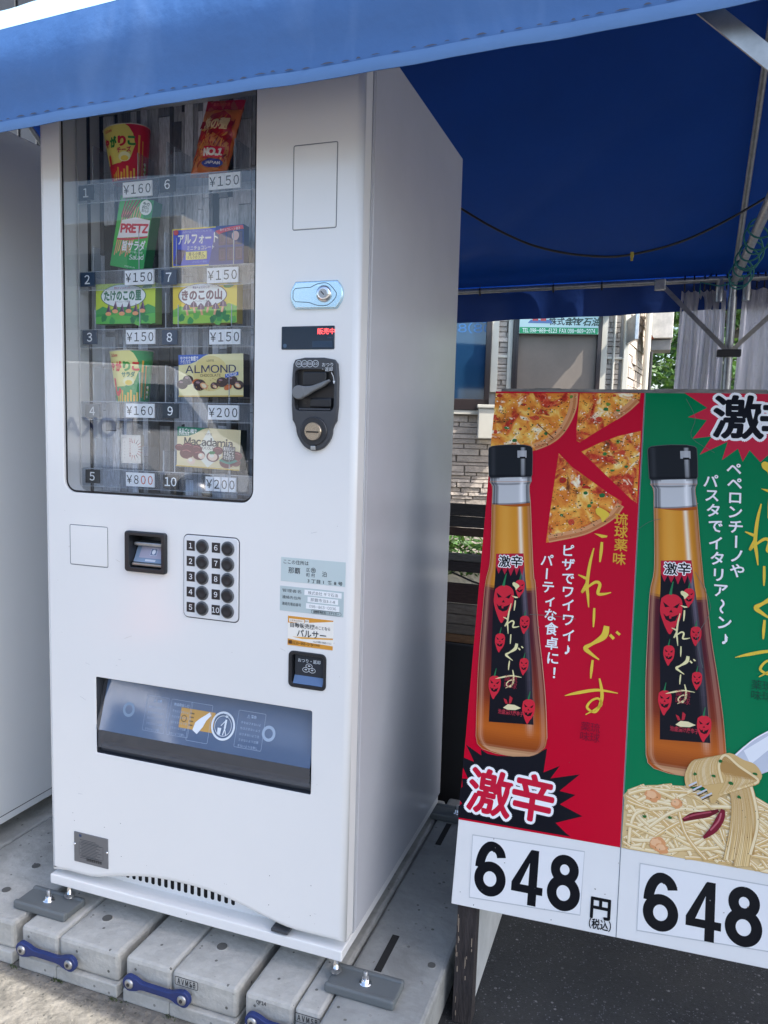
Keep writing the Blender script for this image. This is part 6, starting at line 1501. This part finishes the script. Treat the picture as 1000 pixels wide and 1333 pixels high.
# low planter wall and hedge beyond
tag(MB().box(-.6, 2.2, 3.2, 3.4, .004, .47, mat('cream_block_wall', (.52, .49, .42), .85, var=.15, vscale=12, bump=.3, bscale=50), bev=.01).build('low_wall'), 'low cream block wall seen through the gap of the wooden rack', 'low wall')
mb = MB(); leaves(mb, (.1, 3.08, .52), (.55, .10, .13), 1500, .022, random.Random(3)); hd = mb.build('hedge_plant'); tag(hd, 'low leafy plant growing before the cream low wall', 'plant')

# ================================================================ STREET IN FRONT (seen in the glass)
VW = mat('van_white_paint', (.85, .86, .87), .2, coat=.5); TYRE = mat('tyre_rubber', (.02, .02, .02), .8); CARG = mat('car_glass', (.02, .025, .03), .05, spec=.8)
def vehicle(name, label, cat, cx, cy, ang, L_, Wd, prof, m, win, text=None):
    t = thing(name, label, cat, (cx, cy, .004)); c_, s_ = math.cos(ang), math.sin(ang)
    T = lambda x, y, z: V((cx+x*c_-y*s_, cy+x*s_+y*c_, z))
    rot = lambda p: T(p.x, p.y, p.z)
    mb = MB(); n = len(prof); hw = Wd/2
    secs = [(-hw, .10), (-hw+.06, .0), (hw-.06, .0), (hw, .10)]; rows = []
    for y, ins in secs:
        zc = sum(z for x, z in prof)/n; rows.append([T(x*(1-ins*.12), y, zc+(z-zc)*(1-ins*.35)) for x, z in prof])
    vs = [p for r_ in rows for p in r_]
    mb.add(vs, [(k*n+i, k*n+(i+1) % n, (k+1)*n+(i+1) % n, (k+1)*n+i) for k in range(3) for i in range(n)], m, False)
    tri = [tuple(q) for q in tessellate_polygon([[V((x, z, 0)) for x, z in prof]])]
    mb.add(rows[0], tri, m); mb.add(rows[-1], tri, m); mb.build('body', t)
    for sy in (-1, 1):
        for q in win: MB().prism([T(x, sy*(hw-.02), z) for x, z in q], T(0, sy*.03, 0)-T(0, 0, 0), CARG).build('side_window', t)
        for x in (-L_*.30, L_*.32):
            w_ = MB(); w_.lathe(T(x, sy*(hw-.10), .33), T(0, sy, 0)-T(0, 0, 0), [(.30, -.08), (.33, -.05), (.33, .09), (.30, .12), (.20, .125)], TYRE, n=24); w_ = w_.build('wheel', t)
            MB().lathe(T(x, sy*(hw-.10), .33), T(0, sy, 0)-T(0, 0, 0), [(.19, .10), (.19, .130), (.06, .135)], CHROME, n=20).build('rim', w_)
    for sy in (-1, 1):
        MB().box(L_/2-.05, L_/2+.02, sy*(hw-.35)-.12, sy*(hw-.35)+.12, .62, .80, CHROME, bev=.02, rot=rot).build('headlight', t)
    if text:
        mb = MB()
        for sy in (-1, 1):
            A = Art(mb, lambda u, v, h: T(-u*sy, sy*(hw+.012+h), v)); A.text(text, -.02, 1.21, .30, '#0c1a5c', bold=.025, sx=.95)
        mb.build('side_lettering', t)
    return t
vanp = [(-1.9, .35), (-1.95, .9), (-1.9, 1.85), (-1.7, 2.02), (.9, 2.02), (1.15, 1.9), (1.55, 1.15), (1.85, 1.0), (1.95, .55), (1.9, .35)]
vehicle('van', 'white delivery van with TOKA in blue letters on its side, parked across the street', 'van', -5.90, -7.22, R(-40), 3.9, 1.6, vanp, VW, [[(.95, 1.78), (1.42, 1.2), (.5, 1.2), (.5, 1.78)]], 'TOKA')
carp = [(-2.0, .35), (-2.05, .85), (-1.5, .98), (-1.05, 1.42), (.35, 1.45), (1.0, .98), (1.85, .88), (2.0, .6), (1.95, .35)]
vehicle('car', 'silver car parked on the street opposite the machines', 'car', -4.40, -3.25, R(-40), 4.0, 1.6, carp, mat('silver_car_paint', (.32, .34, .36), .25, metal=.6, coat=.6), [[(-.95, 1.36), (-.15, 1.38), (-.15, 1.0), (-1.35, 1.0)], [(-.08, 1.38), (.3, 1.38), (.82, 1.0), (-.08, 1.0)]])
SB = thing('shop_building', 'long low shop with a pale canopy across the street', 'building', (-12, -19, 0))
MB().box(-24, 2, -22, -18.5, .002, 4.2, mat('shop_wall', (.45, .44, .42), .8, var=.1, vscale=2), bev=.02).build('wall', SB)
MB().box(-24.4, 2.4, -18.4, -16.4, 3.0, 3.35, mat('canopy_white', (.62, .63, .63), .6), bev=.02).build('canopy', SB)
MB().box(-24.2, 2.2, -22.3, -18.2, 4.2, 4.6, mat('roof_grey', (.22, .22, .23), .7), bev=.03).build('roof', SB)
for k in range(8): MB().box(-23+k*3.1, -20.8+k*3.1, -18.49, -18.44, .6, 2.5, CARG).build('window', SB)
for k in range(6): MB().tube([(-23.5+k*5, -16.6, .003), (-23.5+k*5, -16.6, 3.0)], .07, CREAM).build('post', SB)
SB2 = thing('apartment_block', 'pale apartment block rising behind the shop across the street', 'building', (-30, -34, 0))
MB().box(-42, -20, -40, -30, .002, 11, mat('pale_render', (.60, .57, .53), .8), bev=.05).build('wall', SB2)
for r_ in range(3):
    for k in range(6): MB().box(-41+k*3.6, -39+k*3.6, -30.0, -29.96, 2+r_*3, 3.5+r_*3, CARG).build('window', SB2)
cn = thing('traffic_cone', 'orange traffic cone with white bands at the roadside', 'traffic cone', (-1.61, -2.49, .004))
MB().lathe((-1.61, -2.49, .03), (0, 0, 1), [(.14, 0), (.10, .15), (.03, .68), (.02, .70)], mat('cone_orange', (.75, .16, .03), .5)).build('cone', cn)
MB().box(-1.81, -1.41, -2.69, -2.29, .005, .035, mat('cone_orange'), bev=.01).build('foot', cn)
MB().lathe((-1.61, -2.49, .03), (0, 0, 1), [(.0835, .25), (.0655, .38)], mat('cone_white', (.8, .8, .8), .5)).build('band', cn)
